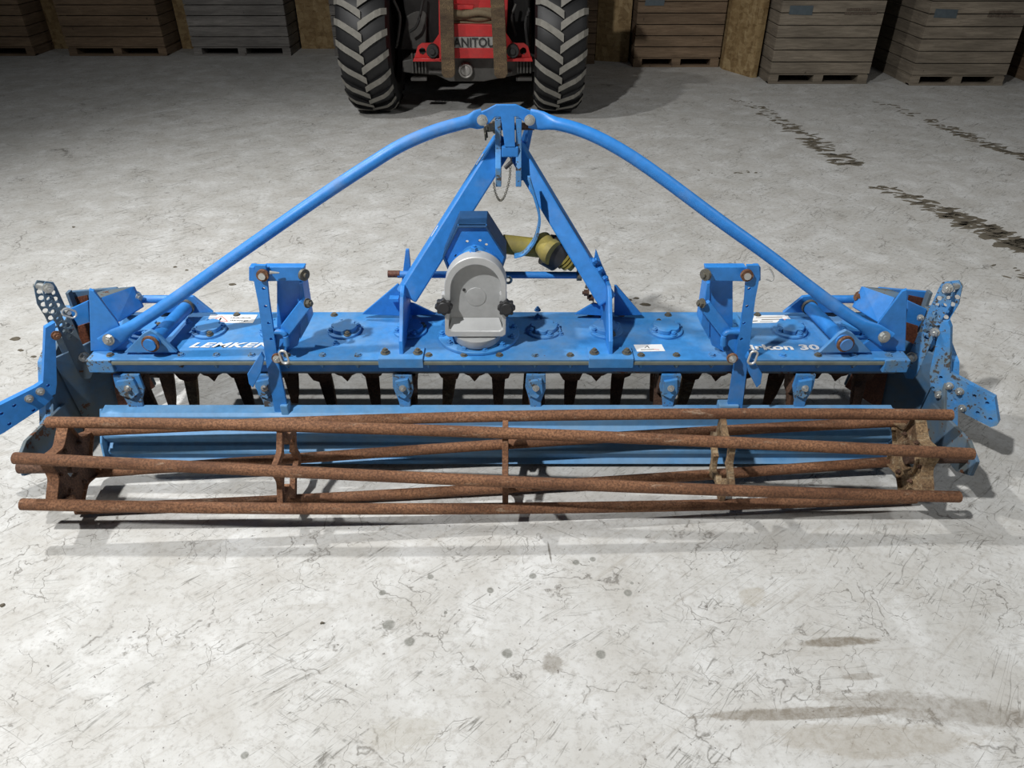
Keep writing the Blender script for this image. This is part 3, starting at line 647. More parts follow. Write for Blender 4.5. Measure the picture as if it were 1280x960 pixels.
# --- depth adjusters (strip, mast, link, lever)
def adjuster(m):
    f = (lambda px: px) if m else (lambda px: 1262-px)
    s = 1 if m else -1                       # m: right-hand one as drawn
    Q = lambda l, Y: [PY(f(a), b, Y) for a, b in l]
    a = PY(f(942),336,2.105); b = PY(f(913),524,2.075)
    lst = [(934,332),(949,332),(950,345),(944,375),(926,524),(905,524),(909,512),(931,375)]
    if not m: lst = [(930,332),(943,332),(946,345),(939,380),(930,450),(917,524),(900,524),(915,450),(926,375)]
    bm = nb()
    mid = [((a_[0]), a_[1]) for a_ in ((936.5,361),(934,383),(930,404),(927,424)) ]
    plate_holes(bm, Q(lst, 2.10), (0,.012,0), [PY(f(x_), y_, 2.10) for x_, y_ in mid] if m else [PY(f(x_-4), y_, 2.10) for x_, y_ in mid], .0055)
    st_ = obj('depth_strip', bm, 'blue', harrow)
    bm = nb(); box(bm, PY(f(901 if m else 905),517,2.10)-Vector((.012,.01,.02)), PY(f(911),514,2.10)+Vector((.03,.03,.03))); obj('strip_weld', bm, 'rail', st_, .004)
    bm = nb(); xw = PY(f(951),340,2.12).x; x1 = PY(f(957),340,2.12).x
    prism(bm, Q([(944,334),(951,334),(951,351),(944,352)], 2.105), (0,.03,0)); obj('spacer', bm, 'blue', st_, .002)
    # upright post: plate with a side flange
    bm = nb(); prism(bm, Q([(887,350),(916,350),(916,412),(905,440),(890,432),(884,408)], 2.165), (0,.012,0))
    prism(bm, Q([(884,354),(888,354),(887,425),(876,405)], 2.16), (0,.07,0))
    post = obj('adjuster_post', bm, 'blue', harrow, .002)
    bm = nb(); p0 = PZ(f(880),396,DZ); box(bm, (min(p0.x,p0.x+s*.12),2.27,DZ),(max(p0.x,p0.x+s*.12),2.42,DZ+.014)); obj('post_foot', bm, 'deck', post, .003)
    # top link
    bm = nb(); prism(bm, Q([(882,334),(933,334),(933,352),(884,351)], 2.115), (0,.03,0)); link = obj('top_link', bm, 'blue', harrow, .002)
    b_ = nb(); q = PY(f(885),343,2.112); cyl(b_, q+Vector((-s*.004,.0,0)), q+Vector((-s*.012,-.006,0)), .019, 18); cyl(b_, q+Vector((-s*.012,-.005,0)), q+Vector((-s*.018,-.008,0)), .008, 12); obj('pivot_pin', b_, 'dirtybolt', link, 0, True)
    b_ = nb(); q = PY(f(933),343,2.10); cyl(b_, q, q+Vector((0,-.012,0)), .019, 20); obj('pivot_pin', b_, 'rust', link, 0, True)
    b_ = nb(); cyl(b_, q+Vector((0,-.010,0)), q+Vector((0,-.018,0)), .011, 16); obj('pin_head', b_, 'zinc', link, 0, True)
    # diagonal strut
    bm = nb(); beam(bm, PY(f(880),380,2.14), PY(f(926),440,2.12), .040, .022, up=(0,-1,.3)); strut = obj('diagonal_strut', bm, 'blue', harrow, .003)
    b_ = nb(); hexbolt(b_, PY(f(878),379,2.125), (-s,-.5,.2), .012, .012); obj('bolt', b_, 'dirtybolt', strut)
    # clamp collar and bolt
    bm = nb(); tube(bm, crom(Q([(904,432),(905,420),(911,415),(924,415)], 2.11), 5), .010, 10, sq=None); prism(bm, Q([(904,416),(926,414),(926,424),(914,425),(912,440),(904,438)], 2.12), (0,.03,0)); obj('clamp', bm, 'blue', strut, .002)
    b_ = nb(); q = PY(f(915),447,2.085); cyl(b_, q, q+Vector((0,-.008,0)), .018, 18); obj('washer', b_, 'rust', strut, 0, True)
    b_ = nb(); hexbolt(b_, q+Vector((0,-.007,0)), (0,-1,0), .010, .009); obj('bolt', b_, 'zinc', strut)
    # lever hanging below the deck edge
    bm = nb(); prism(bm, Q([(932,448),(936,441),(953,468),(951,480),(946,485),(936,466)], 2.06), (0,.014,0)); obj('lever', bm, 'blue', harrow, .002)
    bm = nb(); q = PY(f(941),447,2.05) if m else PY(355,446.5,2.05)
    ringtube(bm, q, (0,1,.2), .012, .0038, 28, 8, stretch=.012, sdir=(.12*s,0,1)); obj('linch_pin', bm, 'steel', harrow, 0, True)
    if m:
        bm = nb(); pts = crom(Q([(955,337),(962,336),(967,345),(965,351),(958,349)], 2.12), 5); tube(bm, pts, .0026, 8); obj('spring_pin', bm, 'steel', harrow, 0, True)
    else:
        bm = nb(); cyl(bm, PY(337,340.5,2.09), PY(349,341,2.10), .0055, 10, .002); obj('spring_pin', bm, 'steel', harrow, 0, True)
adjuster(True); adjuster(False)

# --- outer ends of the deck: pivot lugs, tubes, rods, brackets, side plates, arms
def wing(m):
    s = 1 if m else -1
    f = (lambda px: px) if m else (lambda px: 1245-px)
    Q = lambda l, Y: [PY(f(a), b, Y) for a, b in l]
    # pivot tube lying front-to-back on the deck
    a = PY(f(1054),427,2.14); b = PY(f(1011),383,2.40)
    bm = nb(); cyl(bm, a, b, .0235, 22); pv = obj('pivot_tube', bm, 'blue', harrow, 0, True)
    dd = (a-b).normalized()
    bm = nb(); cyl(bm, a+dd*.012, a+dd*.020, .029, 24); obj('circlip', bm, 'rust', pv, 0, True)
    bm = nb(); cyl(bm, a+dd*.018, a+dd*.026, .021, 24); obj('pin_end', bm, 'blue', pv, 0, True)
    bm = nb(); cyl(bm, b, b-dd*-.012, .028, 20); obj('circlip', bm, 'dirtybolt', pv, 0, True)
    l = Q([(1024,441),(1050,417),(1058,413),(1066,417),(1090,441)], 2.145)
    for v in l: v.z = max(v.z, DZ+.001)
    bm = nb(); prism(bm, l, (0,.014,0)); obj('pivot_lug', bm, 'deck', harrow, .002)
    l = Q([(979,391),(1004,371),(1020,369),(1040,380),(1046,391)], 2.405)
    for v in l: v.z = max(v.z, DZ+.001)
    bm = nb(); prism(bm, l, (0,.014,0)); obj('pivot_lug', bm, 'blue', harrow, .002)
    # steady rod behind
    bm = nb(); cyl(bm, PY(f(1008),374,2.47), PY(f(1074),374,2.47), .015, 16); sr = obj('steady_rod', bm, 'blue', harrow, 0, True)
    b_ = nb(); hexbolt(b_, PY(f(1075),371,2.44), (-s,-.5,0), .016, .014); obj('nut', b_, 'zinc' if not m else 'rust', sr)
    # filler pot
    c = PZ(f(1038), 392, DZ); bm = nb(); tube(bm, [c, c+Vector((0,0,.02)), c+Vector((0,0,.021)), c+Vector((0,0,.035))], .02, 20, rs=[.024,.024,.014,.010]); obj('oil_plug', bm, 'black', harrow, 0, True)
    # end bracket: tall gusset, and cross plate
    bm = nb(); l = Q([(1068,441),(1088,424),(1099,402),(1128,364),(1134,362),(1131,441)], 2.172)
    for v in l: v.z = max(v.z, DZ)
    prism(bm, l, (s*.004,.014,0)); eb = obj('end_bracket', bm, 'blue', harrow, .002)
    bm = nb(); prism(bm, [PY(f(1079),358,2.44), PY(f(1119),372,2.32), PY(f(1098),403,2.30), PY(f(1067),384,2.42)], (0,.014,-.006)); obj('channel_plate', bm, 'blue', eb, .002)
    bm = nb(); prism(bm, [PY(f(1079),358,2.44), PY(f(1110),361,2.45), PY(f(1125,),366,2.34), PY(f(1119),372,2.32)], (0,.004,-.010)); obj('channel_plate', bm, 'grimy', eb, .001)
    bm = nb(); box(bm, (min(s*1.30+CX,s*1.385+CX), DF-.004, DZ-.05), (max(s*1.30+CX,s*1.385+CX), DB, DZ-.001)); obj('end_block', bm, 'worn', eb, .003)
    # side plate
    X = CX + s*1.56
    yz = [(2.42,.515),(2.447,.515),(2.46,.05),(2.20,.02),(2.13,.025),(2.085,.06),(2.07,.11),(2.085,.17),(2.20,.36),(2.33,.42),(2.42,.46)]
    bm = nb(); prism(bm, [(X,y,z) for y, z in yz], (s*.012,0,0)); sp = obj('side_plate', bm, 'grimy', harrow, .002)
    bm = nb(); 
    rimp = [(2.42,.46),(2.20,.36),(2.085,.17),(2.07,.11),(2.085,.06),(2.13,.025),(2.20,.02)]
    for (a_, b_) in zip(rimp[:-1], rimp[1:]):
        prism(bm, [(X+s*.010,a_[0],a_[1]),(X+s*.010,b_[0],b_[1]),(X+s*.050,b_[0],b_[1]),(X+s*.050,a_[0],a_[1])], (0,.010,0))
    obj('side_plate_rim', bm, 'worn', sp)
    bm = nb(); prism(bm, [(X-s*.003,y,z) for y, z in [(2.445,.36),(2.45,.08),(2.24,.05),(2.33,.20)]], (s*.003,0,0)); obj('wear_plate', bm, 'rustbright', sp)
    # plate reaching inwards along the front edge of the side plate
    yb = 2.455; xi = X - s*.20
    bm = nb(); prism(bm, [PY(f(1160),365,yb), PY(f(1157),400,yb), PY(f(1146),440,yb), PY(f(1120),440,yb), PY(f(1096),364,yb), PY(f(1100),360,yb)], (0,.012,0)); fp = obj('front_deflector', bm, 'grimy' if not m else 'blue', harrow, .002)
    bm = nb(); prism(bm, Q([(1136,369),(1156,373),(1153,384),(1134,381)], yb-.003), (0,.003,0)); obj('wear_plate', bm, 'rustbright', fp)
    bm = nb(); prism(bm, Q([(1132,403),(1148,408),(1144,432),(1130,436)], yb-.10), (0,.006,0)); obj('wear_plate', bm, 'rustbright', fp)
    bm = nb(); prism(bm, Q([(1135,376),(1159,387),(1156,396),(1147,412),(1133,405)], yb-.06), (0,.010,0)); ip = obj('inner_plate', bm, 'blue', fp, .002)
    # oblique inner plate below the deck end
    bm = nb(); prism(bm, [Vector((CX+s*1.37,2.14,.37)), Vector((X,2.22,.37)), Vector((X,2.12,.06)), Vector((CX+s*1.44,2.14,.06)), Vector((CX+s*1.40,2.16,.22))], (0,.012,0)) if 0 else prism(bm, [(X-s*.006,2.20,.37),(CX+s*1.385,2.42,.38),(CX+s*1.36,2.44,.10),(X-s*.006,2.24,.03)], (s*.004,.012,0)); obj('inner_deflector', bm, 'grimy', sp, .002)
    bm = nb(); prism(bm, [(CX+s*1.44,2.337,.33),(CX+s*1.385,2.405,.33),(CX+s*1.36,2.43,.10),(CX+s*1.46,2.32,.07)], (0,-.006,0)); obj('wear_plate', bm, 'rustbright', sp, 0)
    # perforated arms, angled 45 degrees
    n_ = Vector((-s,-1,0)); pt = PX(f(1170),485,1.5*s if m else -1.58)
    fx = f
    pt2 = pt - n_*.02
    pp = lambda l, p_: [PP(fx(a), b, p_, n_) for a, b in l]
    ol = [(1174,359),(1178,353),(1188,352),(1192,360),(1188,382),(1178,398),(1146,468),(1141,474),(1132,473),(1129,466),(1132,452)]
    if m: holes = [(1180,364),(1168+6,373),(1186,373),(1172,382),(1180,382),(1164+4,392),(1172,398),(1164,399),(1160,406),(1166,407),(1172,407),(1150,413),(1157,414),(1162,414),(1158,422)]
    else: holes = [(1185,366),(1179,366),(1183,374),(1176,374),(1180,382),(1173,382),(1178,390),(1170,391),(1165,398),(1171,399),(1158+6,406),(1167,407),(1160,407),(1163,414),(1157,414),(1159,421)]
    for k, off in enumerate((0, 1)):
        p_ = pt2 - n_*(.055*off) if 0 else pt2
        base = [v + Vector((s*.036,.014,-.003))*off for v in pp(ol, pt2)]
        hl = [v + Vector((s*.036,.014,-.003))*off for v in pp(holes, pt2)]
        bm = nb(); plate_holes(bm, base, -n_.normalized()*.006, hl, .0092); pa = obj('perforated_arm', bm, 'worn' if m else 'grimy', harrow)
    q = pp([(1185,360)], pt2)[0]; b_ = nb(); hexbolt(b_, q, n_, .013, .014); cyl(b_, q, q+Vector((s*.05,.02,0)), .012, 14); obj('bolt', b_, 'zinc', pa)
    q = pp([(1140,446)], pt2)[0]; b_ = nb(); hexbolt(b_, q, n_, .014, .014); obj('bolt', b_, 'zinc', pa)
    q = pp([(1151,397)], pt2)[0]; b_ = nb(); hexbolt(b_, q, n_, .009, .01); obj('bolt', b_, 'zinc', pa) if m else b_.free()
    if not m:
        b_ = nb(); q = pp([(1162,388)], pt2)[0]+n_*.02; ringtube(b_, q, (1,-1,.25), .013, .0036, 28, 8, stretch=.010, sdir=(.55,.55,-.7)); cyl(b_, q, q-n_*.03, .007, 10); obj('linch_pin', b_, 'steel', harrow, 0, True)
    # bent lower arm
    if m: al = [(1176,403),(1185,402),(1188,410),(1187,467),(1243,497),(1248,528),(1246,532),(1238,534),(1176,502),(1163,484),(1162,465)]; hs = [(1176,472),(1166,485),(1193,500),(1218,495),(1234,504),(1222,516),(1238,524)]
    else: al = [(1176,403),(1188,410),(1191,478),(1200,484),(1262,515),(1262,552),(1240,541),(1190,508),(1176,495),(1174,480)]; hs = [(1185,482),(1177,495),(1203,513),(1227,507),(1243,517),(1233,530)]
    bm = nb(); plate_holes(bm, pp(al, pt), -n_.normalized()*.022, pp(hs, pt), .0065); arm = obj('side_arm', bm, 'worn' if m else 'blue', harrow)
    bl = [(1187,482),(1200,489),(1174,493),(1203,510)] if m else [(1195,489),(1209,498)]
    for a_ in bl:
        b_ = nb(); q = pp([a_], pt)[0]; hexbolt(b_, q, n_, .0105, .012); obj('bolt', b_, 'zinc', arm)
    q = pp([(1169,415) if m else (1175,419)], pt)[0]; b_ = nb(); hexbolt(b_, q, n_, .012, .012); obj('bolt', b_, 'zinc' if m else 'rust', arm)
    # roller carrier reaching back to the roller journal
    bm = nb(); prism(bm, [(X-s*.004,2.16,.21),(X-s*.004,2.16,.09),(X-s*.004,1.92,.10),(X-s*.004,1.85,.14),(X-s*.004,1.85,.20),(X-s*.004,1.92,.23)], (-s*.012,0,0)) ; obj('roller_carrier', bm, 'grimy', harrow, .002)
wing(True); wing(False)

# ------------------------------------------------------------------ roller
YC, ZC, RR, PH0, TW, ROT = 1.882, .1735, .1511, .25, .3972, .0167
def rp(X, phi, r): return Vector((X, YC - r*math.sin(phi) + ROT*X, ZC + r*math.cos(phi)))
bm = nb(); cyl(bm, rp(-1.60,0,0), rp(-1.42,0,0), .022, 18)
roller = obj('cage_roller', bm, 'rustdark', harrow, 0, True)
bm = nb(); cyl(bm, rp(1.30,0,0), rp(1.52,0,0), .022, 18); obj('journal', bm, 'rustdark', roller, 0, True)
# bars: ends (left X, right X)
ends = [(-1.485,1.430),(-1.520,1.420),(-1.522,1.36),(-1.44,1.36),(-1.44,1.36),(-1.44,1.421)]
for k in range(6):
    x0, x1 = ends[k]; pts = []
    for i in range(25):
        X = x0+(x1-x0)*i/24; pts.append(rp(X, PH0+k*PI/3+TW*X, RR))
    bm = nb(); tube(bm, pts, .0185, 16); obj('roller_bar', bm, 'rust', roller, 0, True)
def star(X, t, hub, mat, name, inner=None):
    bm = nb(); o = []; n = 72
    phi0 = PH0+TW*X
    for i in range(n):
        a = 2*PI*i/n; u = (a/(PI/3)) % 1.0; w = abs(u-.5)*2      # 1 at bars
        r = .098+(.150-.098)*w**1.8
        o.append((a+phi0, r))
    O = [rp(X, a, r) for a, r in o]
    I = [rp(X, a, (inner if inner else .03)) for a, r in o] if not callable(inner) else [rp(X, a, inner(a-phi0)) for a, r in o]
    ringplate(bm, O, I, (t,0,0)); s_ = obj(name, bm, mat, roller, .0015)
    return s_
for X, t, md in ((-1.440,.014,'rustdark'),(1.315,.012,'mudrust')):
    e = star(X, t, 0, md, 'end_plate', .035)
    # flange lip around the concave edges
    n = 72; phi0 = PH0+TW*X; bm = nb(); A = []; B = []
    for i in range(n):
        a = 2*PI*i/n; u = (a/(PI/3)) % 1.0; w = abs(u-.5)*2; r = .098+(.150-.098)*w**1.8
        A.append(rp(X-.012, a+phi0, r+.001)); B.append(rp(X-.012, a+phi0, r-.006))
    ringplate(bm, A, B, (.036,0,0)); obj('plate_lip', bm, 'rust' if X < 0 else 'mudrust', e, 0)
    for k in range(6):
        b_ = nb(); q = rp(X-.003 if X > 0 else X+t, phi0+k*PI/3+.5, .078); hexbolt(b_, q, (-1 if X > 0 else 1,0,0), .008, .006, False); obj('bolt', b_, 'rustdark', e)
    bm = nb(); q = rp(X,0,0); ringtube(bm, rp(X-.004,0,0), (1,0,0), .05, .008, 28, 8); obj('bearing_flange', bm, md, e, 0, True)
for X in (-.735,-.022,.690):
    star(X-.009, .019, 0, 'rust' if X < .6 else 'mudrust', 'support_star', lambda a: .064+.040*abs(((a/(PI/3)) % 1.0)-.5)*2)

# ================================================================== TELEHANDLER
TX = -.12
tele = thing('telehandler', (TX, 7.6, 0), 'red and dark telehandler with lugged tyres parked behind the blue harrow', 'vehicle')
def wheel(cxp, Y, w, rad, lean=0):
    g = PZ(cxp, 150, 0); cx = g.x; bm = nb(); n = 72; hw = w/2
    prof = [(-hw*.80,rad*.56),(-hw*.98,rad*.62),(-hw*1.02,rad*.78),(-hw*.93,rad*.90),(-hw*.70,rad*.945),(0,rad*.96),(hw*.70,rad*.945),(hw*.93,rad*.90),(hw*1.02,rad*.78),(hw*.98,rad*.62),(hw*.80,rad*.56)]
    rings = []
    for i in range(n):
        a = 2*PI*i/n; rings.append([bm.verts.new((cx+x, Y+r*math.sin(a), rad+r*math.cos(a))) for x, r in prof])
    for i in range(n):
        for k in range(len(prof)-1): bm.faces.new((rings[i][k], rings[i][k+1], rings[(i+1)%n][k+1], rings[(i+1)%n][k]))
    ty = obj('tyre', bm, 'tyre', tele, 0, True)
    bm = nb()
    # chevron lugs alternate left and right, meeting near the centre line
    nl = 22
    for i in range(nl):
        for sd in (-1, 1):
            a0 = 2*PI*(i+(.5 if sd > 0 else 0))/nl
            secs = []
            for t in (0,.18,.4,.62,.82,1.0):
                x = sd*hw*(-.06+1.06*t); da = .235*t**.92 ; rr = rad*(1.0 if t < .75 else 1.0-.11*(t-.75)/.25); rb = rad*(.93 if t < .75 else .86)
                wd = .062 if t < .3 else .056
                secs.append((x, a0-da, rr, rb, wd/rad*.5))
            rg_ = []
            for x, a, rr, rb, h in secs:
                P_ = lambda aa, r: bm.verts.new((cx+x, Y-r*math.sin(aa), rad+r*math.cos(aa)))
                rg_.append([P_(a-h*1.2, rb), P_(a-h, rr), P_(a+h, rr), P_(a+h*1.2, rb)])
            for A_, B_ in zip(rg_[:-1], rg_[1:]):
                for k in range(4):
                    f_ = bm.faces.new((A_[k], A_[(k+1)%4], B_[(k+1)%4], B_[k])); f_.material_index = 1 if k == 1 else 0
            bm.faces.new(rg_[0]); bm.faces.new(rg_[-1])
    lug = obj('tyre_tread', bm, ['tyre','lugface'], ty)
    bm = nb(); s = 1 if cx > TX else -1
    tube(bm, [(cx-hw*.7,Y,rad),(cx-hw*.68,Y,rad),(cx+hw*.68,Y,rad),(cx+hw*.7,Y,rad)], rad*.57, 36, rs=[rad*.3,rad*.57,rad*.57,rad*.3]); obj('wheel_rim', bm, 'dark', ty, 0, True)
    return cx
RW = .61; YW = 7.17
cxl = wheel(466, YW, .43, RW); cxr = wheel(697.5, YW, .43, RW)
for cx_ in (cxl, cxr):
    # rear wheels stand straight behind; only a dark edge of them shows
    bm = nb(); tube(bm, [(cx_-.2,8.48,RW),(cx_-.16,8.48,RW),(cx_+.16,8.48,RW),(cx_+.2,8.48,RW)], RW, 40, rs=[RW*.8,RW,RW,RW*.8]); obj('rear_tyre', bm, 'tyre', tele, .01, True)
YA = 6.95
bm = nb(); zA = PY(585,85,YA).z
xa0, xa1 = PY(505,80,YA).x, PY(668,80,YA).x
prism(bm, P3([(503,76),(520,72),(560,70),(620,70),(650,72),(680,76),(680,88),(655,92),(625,98),(605,102),(562,102),(545,94),(515,92),(503,90)], YA), (0,.25,0)); axle = obj('front_axle', bm, 'axle', tele, .01)
bm = nb(); q = PY(582.5,87,YA); cyl(bm, q, q+Vector((0,-.05,0)), .062, 26); cyl(bm, q+Vector((0,-.05,0)), q+Vector((0,-.06,0)), .045, 26, .03); obj('differential_cap', bm, 'nameplate', axle, .003, True)
bm = nb(); ringtube(bm, q+Vector((0,-.055,0)), (0,1,0), .052, .008); obj('cap_rim', bm, 'nameplate', axle, 0, True)
for px in (524,655):
    bm = nb()
    for k in range(5): q = PY(px-8+k*4, 80, YA-.02); box(bm, (q.x-.008,YA-.05,q.z-.07),(q.x+.008,YA-.01,q.z+.09))
    q = PY(px,97,YA-.02); box(bm, (q.x-.07,YA-.06,q.z-.02),(q.x+.07,YA,q.z+.005)); obj('axle_mount', bm, 'axle', axle, .003)
for px in (545,632):
    b_ = nb(); cyl(b_, PY(px-8,90,YA-.03), PY(px+8,91,YA-.03), .014, 10); obj('steering_rod', b_, 'axle', axle, 0, True)
# chassis: dark body filling the width between the wheels
bm = nb(); xb0, xb1 = PY(508,40,7.3).x, PY(662,40,7.3).x
prism(bm, [(xb0,7.35,.52),(xb0,7.2,.95),(xb0,7.6,1.5),(xb0,8.9,1.5),(xb0,9.12,1.2),(xb0,9.12,.52)], (xb1-xb0,0,0)); chassis = obj('chassis', bm, 'dark', tele, .02)
for cx_, s in ((cxl,1),(cxr,-1)):
    bm = nb(); pts = [(cx_-.25, YW-.45*math.cos(a)*1.6, RW+.74*math.sin(a)) for a in [R(82+12*k) for k in range(7)]]
    for a_, b_ in zip(pts[:-1], pts[1:]): prism(bm, [a_, (a_[0]+.5,a_[1],a_[2]), (a_[0]+.5,a_[1],a_[2]-.02), (a_[0],a_[1],a_[2]-.02)], Vector(b_)-Vector(a_))
    obj('mudguard', bm, 'dark', tele)
# cab and engine bonnet above the frame line
bm = nb(); prism(bm, [(xb0-.45,7.7,1.0),(xb0-.45,7.75,1.55),(xb0-.45,8.0,2.3),(xb0-.45,8.9,2.35),(xb0-.45,9.1,1.0)], (.72,0,0)); cab = obj('cab', bm, 'dark', tele, .03)
bm = nb(); box(bm, (xb1-.15,7.7,.95),(xb1+.38,9.1,1.45)); obj('engine_bonnet', bm, 'red', tele, .04)
# struts and hoses in the gloom either side
for pts, r, mt in (([(492,0),(500,20),(498,45),(495,60)], .012, 'axle'), ([(530,-5),(522,30),(512,40)], .012, 'dark'), ([(645,5),(640,22),(645,45)], .012, 'axle'), ([(662,10),(657,30),(660,60)], .014, 'dark')):
    bm = nb(); tube(bm, crom(P3(pts, 7.12), 5), r, 8); obj('hydraulic_hose', bm, mt, tele, 0, True)
bm = nb(); prism(bm, P3([(500,62),(508,20),(528,8),(534,20),(532,62)], 7.25), (0,.05,0)); obj('inner_panel', bm, 'axle', tele, .01)
# red boom head
YD = 6.78
bm = nb(); prism(bm, P3([(549,-25),(636,-25),(632,76),(549,76)], YD+.30), (0,.2,0)); boom = obj('boom_head', bm, 'red', tele, .008)
bm = nb(); prism(bm, P3([(565,30),(618,31),(618,46),(565,46)], YD), (0,.22,0)); obj('nose_plate', bm, 'red', boom, .004)
bm = nb(); prism(bm, P3([(565,60),(618,60),(619,73),(565,73)], YD), (0,.22,0)); obj('nose_plate', bm, 'red', boom, .004)
bm = nb(); prism(bm, P3([(565,46),(618,46),(618,60),(565,60)], YD+.005), (0,.05,0)); npl = obj('name_plate', bm, 'nameplate', boom, .001)
a = PY(557.5,58.6,YD-.004); b = PY(618,58.6,YD-.004); zt = PY(590,47.2,YD-.004).z
obj('lettering', text_bm('MANITOU', (zt-a.z)/.70, a, (1,0,0), (0,0,1), .002, 0, .022, width=b.x-a.x), 'dark', npl)
bm = nb(); prism(bm, P3([(548,-25),(555,-25),(556,76),(549,76)], YD+.02), (0,.1,0)); obj('side_rib', bm, 'red', boom, .003)
bm = nb(); prism(bm, P3([(566,6),(592,7),(591,12),(567,11)], YD+.02), (0,.1,0)); obj('cross_bar', bm, 'red', boom, .003)
bm = nb(); prism(bm, P3([(597,13),(603,-10),(617,-10),(617,12)], YD+.03), (0,.1,0)); obj('tilt_link', bm, 'red', boom, .003)
for k, (y0, y1) in enumerate(((15,20),(19,14),(23,18),(26,29),(28,22))):
    bm = nb(); tube(bm, crom(P3([(564,y0),(580,(y0+y1)/2+rnd.uniform(-3,3)),(600,(y0+y1)/2+rnd.uniform(-3,3)),(620,y1)], YD+.02+.02*k), 5), .028, 10); obj('hose_sleeve', bm, 'hose', boom, 0, True)
# lower mounting brackets
for fl in (0, 1):
    f = (lambda px: px) if not fl else (lambda px: 1182-px)
    bm = nb(); o_ = [PY(f(a), b, YD+.08) for a, b in [(517,77),(522,58),(527,54),(541,54),(549,42),(553,42),(553,77)]]
    plate_holes(bm, o_, (0,.02,0), [(PY(f(528),64,YD+.08),.030)], .03, 14); br = obj('mount_bracket', bm, 'red', tele)
    bm = nb(); prism(bm, [PY(f(a), b, YD+.02) for a, b in [(517,73),(553,73),(553,77),(516,77)]], (0,.12,0)); obj('bracket_foot', bm, 'red', br, .003)
    q = PY(f(541),63,YD+.05); bm = nb(); cyl(bm, q+Vector((0,-.05,0)), q+Vector((0,.1,0)), .052, 18); cyl(bm, q+Vector((0,-.05,-.0)), q+Vector((0,-.07,0)), .025, 12); obj('hydraulic_coupling', bm, 'dark', br, .004, True)
# forks: long tines reaching forwards and down towards the harrow
def fork(bx, tx, tip):
    a = PY(bx, -14, 6.72); b = PY(tx, tip, 6.62)
    bm = nb(); w = .056; n0 = Vector((0,-1,0))
    d = (b-a).normalized(); s = Vector((1,0,0)); s = (s-d*s.dot(d)).normalized()
    pts = [a-s*w, a+s*w, b+s*w-d*.03, b+s*w*.72-d*.006, b+s*w*.4, b-s*w*.4, b-s*w*.72-d*.006, b-s*w-d*.03]
    prism(bm, pts, (0,.035,0)); fk = obj('fork', bm, 'fork', tele, .005)
    t = .45; m_ = a+(b-a)*t
fork(557.5,560.5,97.5); fork(621,626.5,98)

# ================================================================== POTATO CRATES
def crate(name, pxl, pxr, pyb, mat, label, depth=1.2, hgt=1.24, tag=False, rot=0, rows=10, tag_px=None, stencil=None):
    a = PZ(pxl, pyb, 0); b = PZ(pxr, pyb, 0) ; w = b.x-a.x; cx = (a.x+b.x)/2; Y0 = a.y
    root = thing(name, (cx, Y0, 0), label, 'crate', 'wooden potato crates along the back wall')
    # pallet base
    base = nb()
    for x in (-w/2, -.05, w/2-.1): box(base, (cx+x,Y0+.01,.0),(cx+x+.1,Y0+depth-.01,.085))
    box(base, (cx-w/2,Y0,.0),(cx+w/2,Y0+.09,.018)); box(base, (cx-w/2,Y0+depth-.09,.0),(cx+w/2,Y0+depth,.018)); box(base, (cx-w/2+.01,Y0+.01,.085),(cx+w/2-.01,Y0+depth-.01,.10))
    obj('pallet_base', base, mat, root, .003)
    ph = (hgt-.10)/rows
    for nm, axis in (('front_panel',0),('back_panel',1),('side_panel',2),('side_panel',3)):
        bm = nb()
        for r in range(rows):
            z0 = .10+r*ph+.004; z1 = .10+(r+1)*ph-.005; j = rnd.uniform(-.003,.003)
            if axis == 0: box(bm, (cx-w/2,Y0+j,z0),(cx+w/2,Y0+.022+j,z1))
            if axis == 1: box(bm, (cx-w/2,Y0+depth-.022+j,z0),(cx+w/2,Y0+depth+j,z1))
            if axis == 2: box(bm, (cx-w/2-.001+j*.3,Y0+.022,z0),(cx-w/2+.021,Y0+depth-.022,z1))
            if axis == 3: box(bm, (cx+w/2-.021,Y0+.022,z0),(cx+w/2+.001+j*.3,Y0+depth-.022,z1))
        obj(nm, bm, mat, root, .002)
    bm = nb()
    for x in (-w/2+.022, w/2-.09):
        for y in (.024, depth-.09): box(bm, (cx+x,Y0+y,.1),(cx+x+.066,Y0+y+.066,hgt))
    obj('corner_post', bm, mat, root)
    bm = nb(); box(bm, (cx-w/2+.03,Y0+.03,.10),(cx+w/2-.03,Y0+.05,hgt-.1)); obj('dark_backing', bm, 'dark', root)  # dark sheet just behind the front boards
    if tag_px:
        l = [PY(x, y, Y0-.006) for x, y in tag_px]; bm = nb(); prism(bm, l, (0,.003,0)); obj('crate_tag', bm, 'tin', root)
    if stencil:
        for (x, y, wpx) in stencil:           # worn, unreadable stencil strokes
            bm = nb(); xx = 0
            while xx < wpx:
                w_ = rnd.uniform(1.2, 3.0); a_ = PY(x+xx, y-rnd.uniform(1.2,1.9), Y0-.0075); b_ = PY(x+xx+w_, y+rnd.uniform(.8,1.6), Y0-.0075)
                box(bm, (a_.x, Y0-.0075, b_.z), (b_.x, Y0-.0045, a_.z)); xx += w_+rnd.uniform(.5,1.2)
            obj('stencil_marking', bm, 'stencil', root)
    return root
crate('potato_crate', -78, 44, 70, 'wood_b', 'brown slatted wooden crate cut off by the left photo edge')
crate('potato_crate', 87, 209, 70, 'wood_b', 'brown slatted wooden crate, second from the left along the back wall')
crate('potato_crate', 243, 364, 70, 'wood_c', 'grey slatted wooden crate between two bare board strips, left of the telehandler')
crate('potato_crate', 419, 530, 70, 'wood_c', 'grey wooden crate mostly hidden behind the left telehandler wheel')
crate('potato_crate', 632, 743, 80, 'wood_b', 'wooden crate showing only its right end beside the right telehandler wheel')
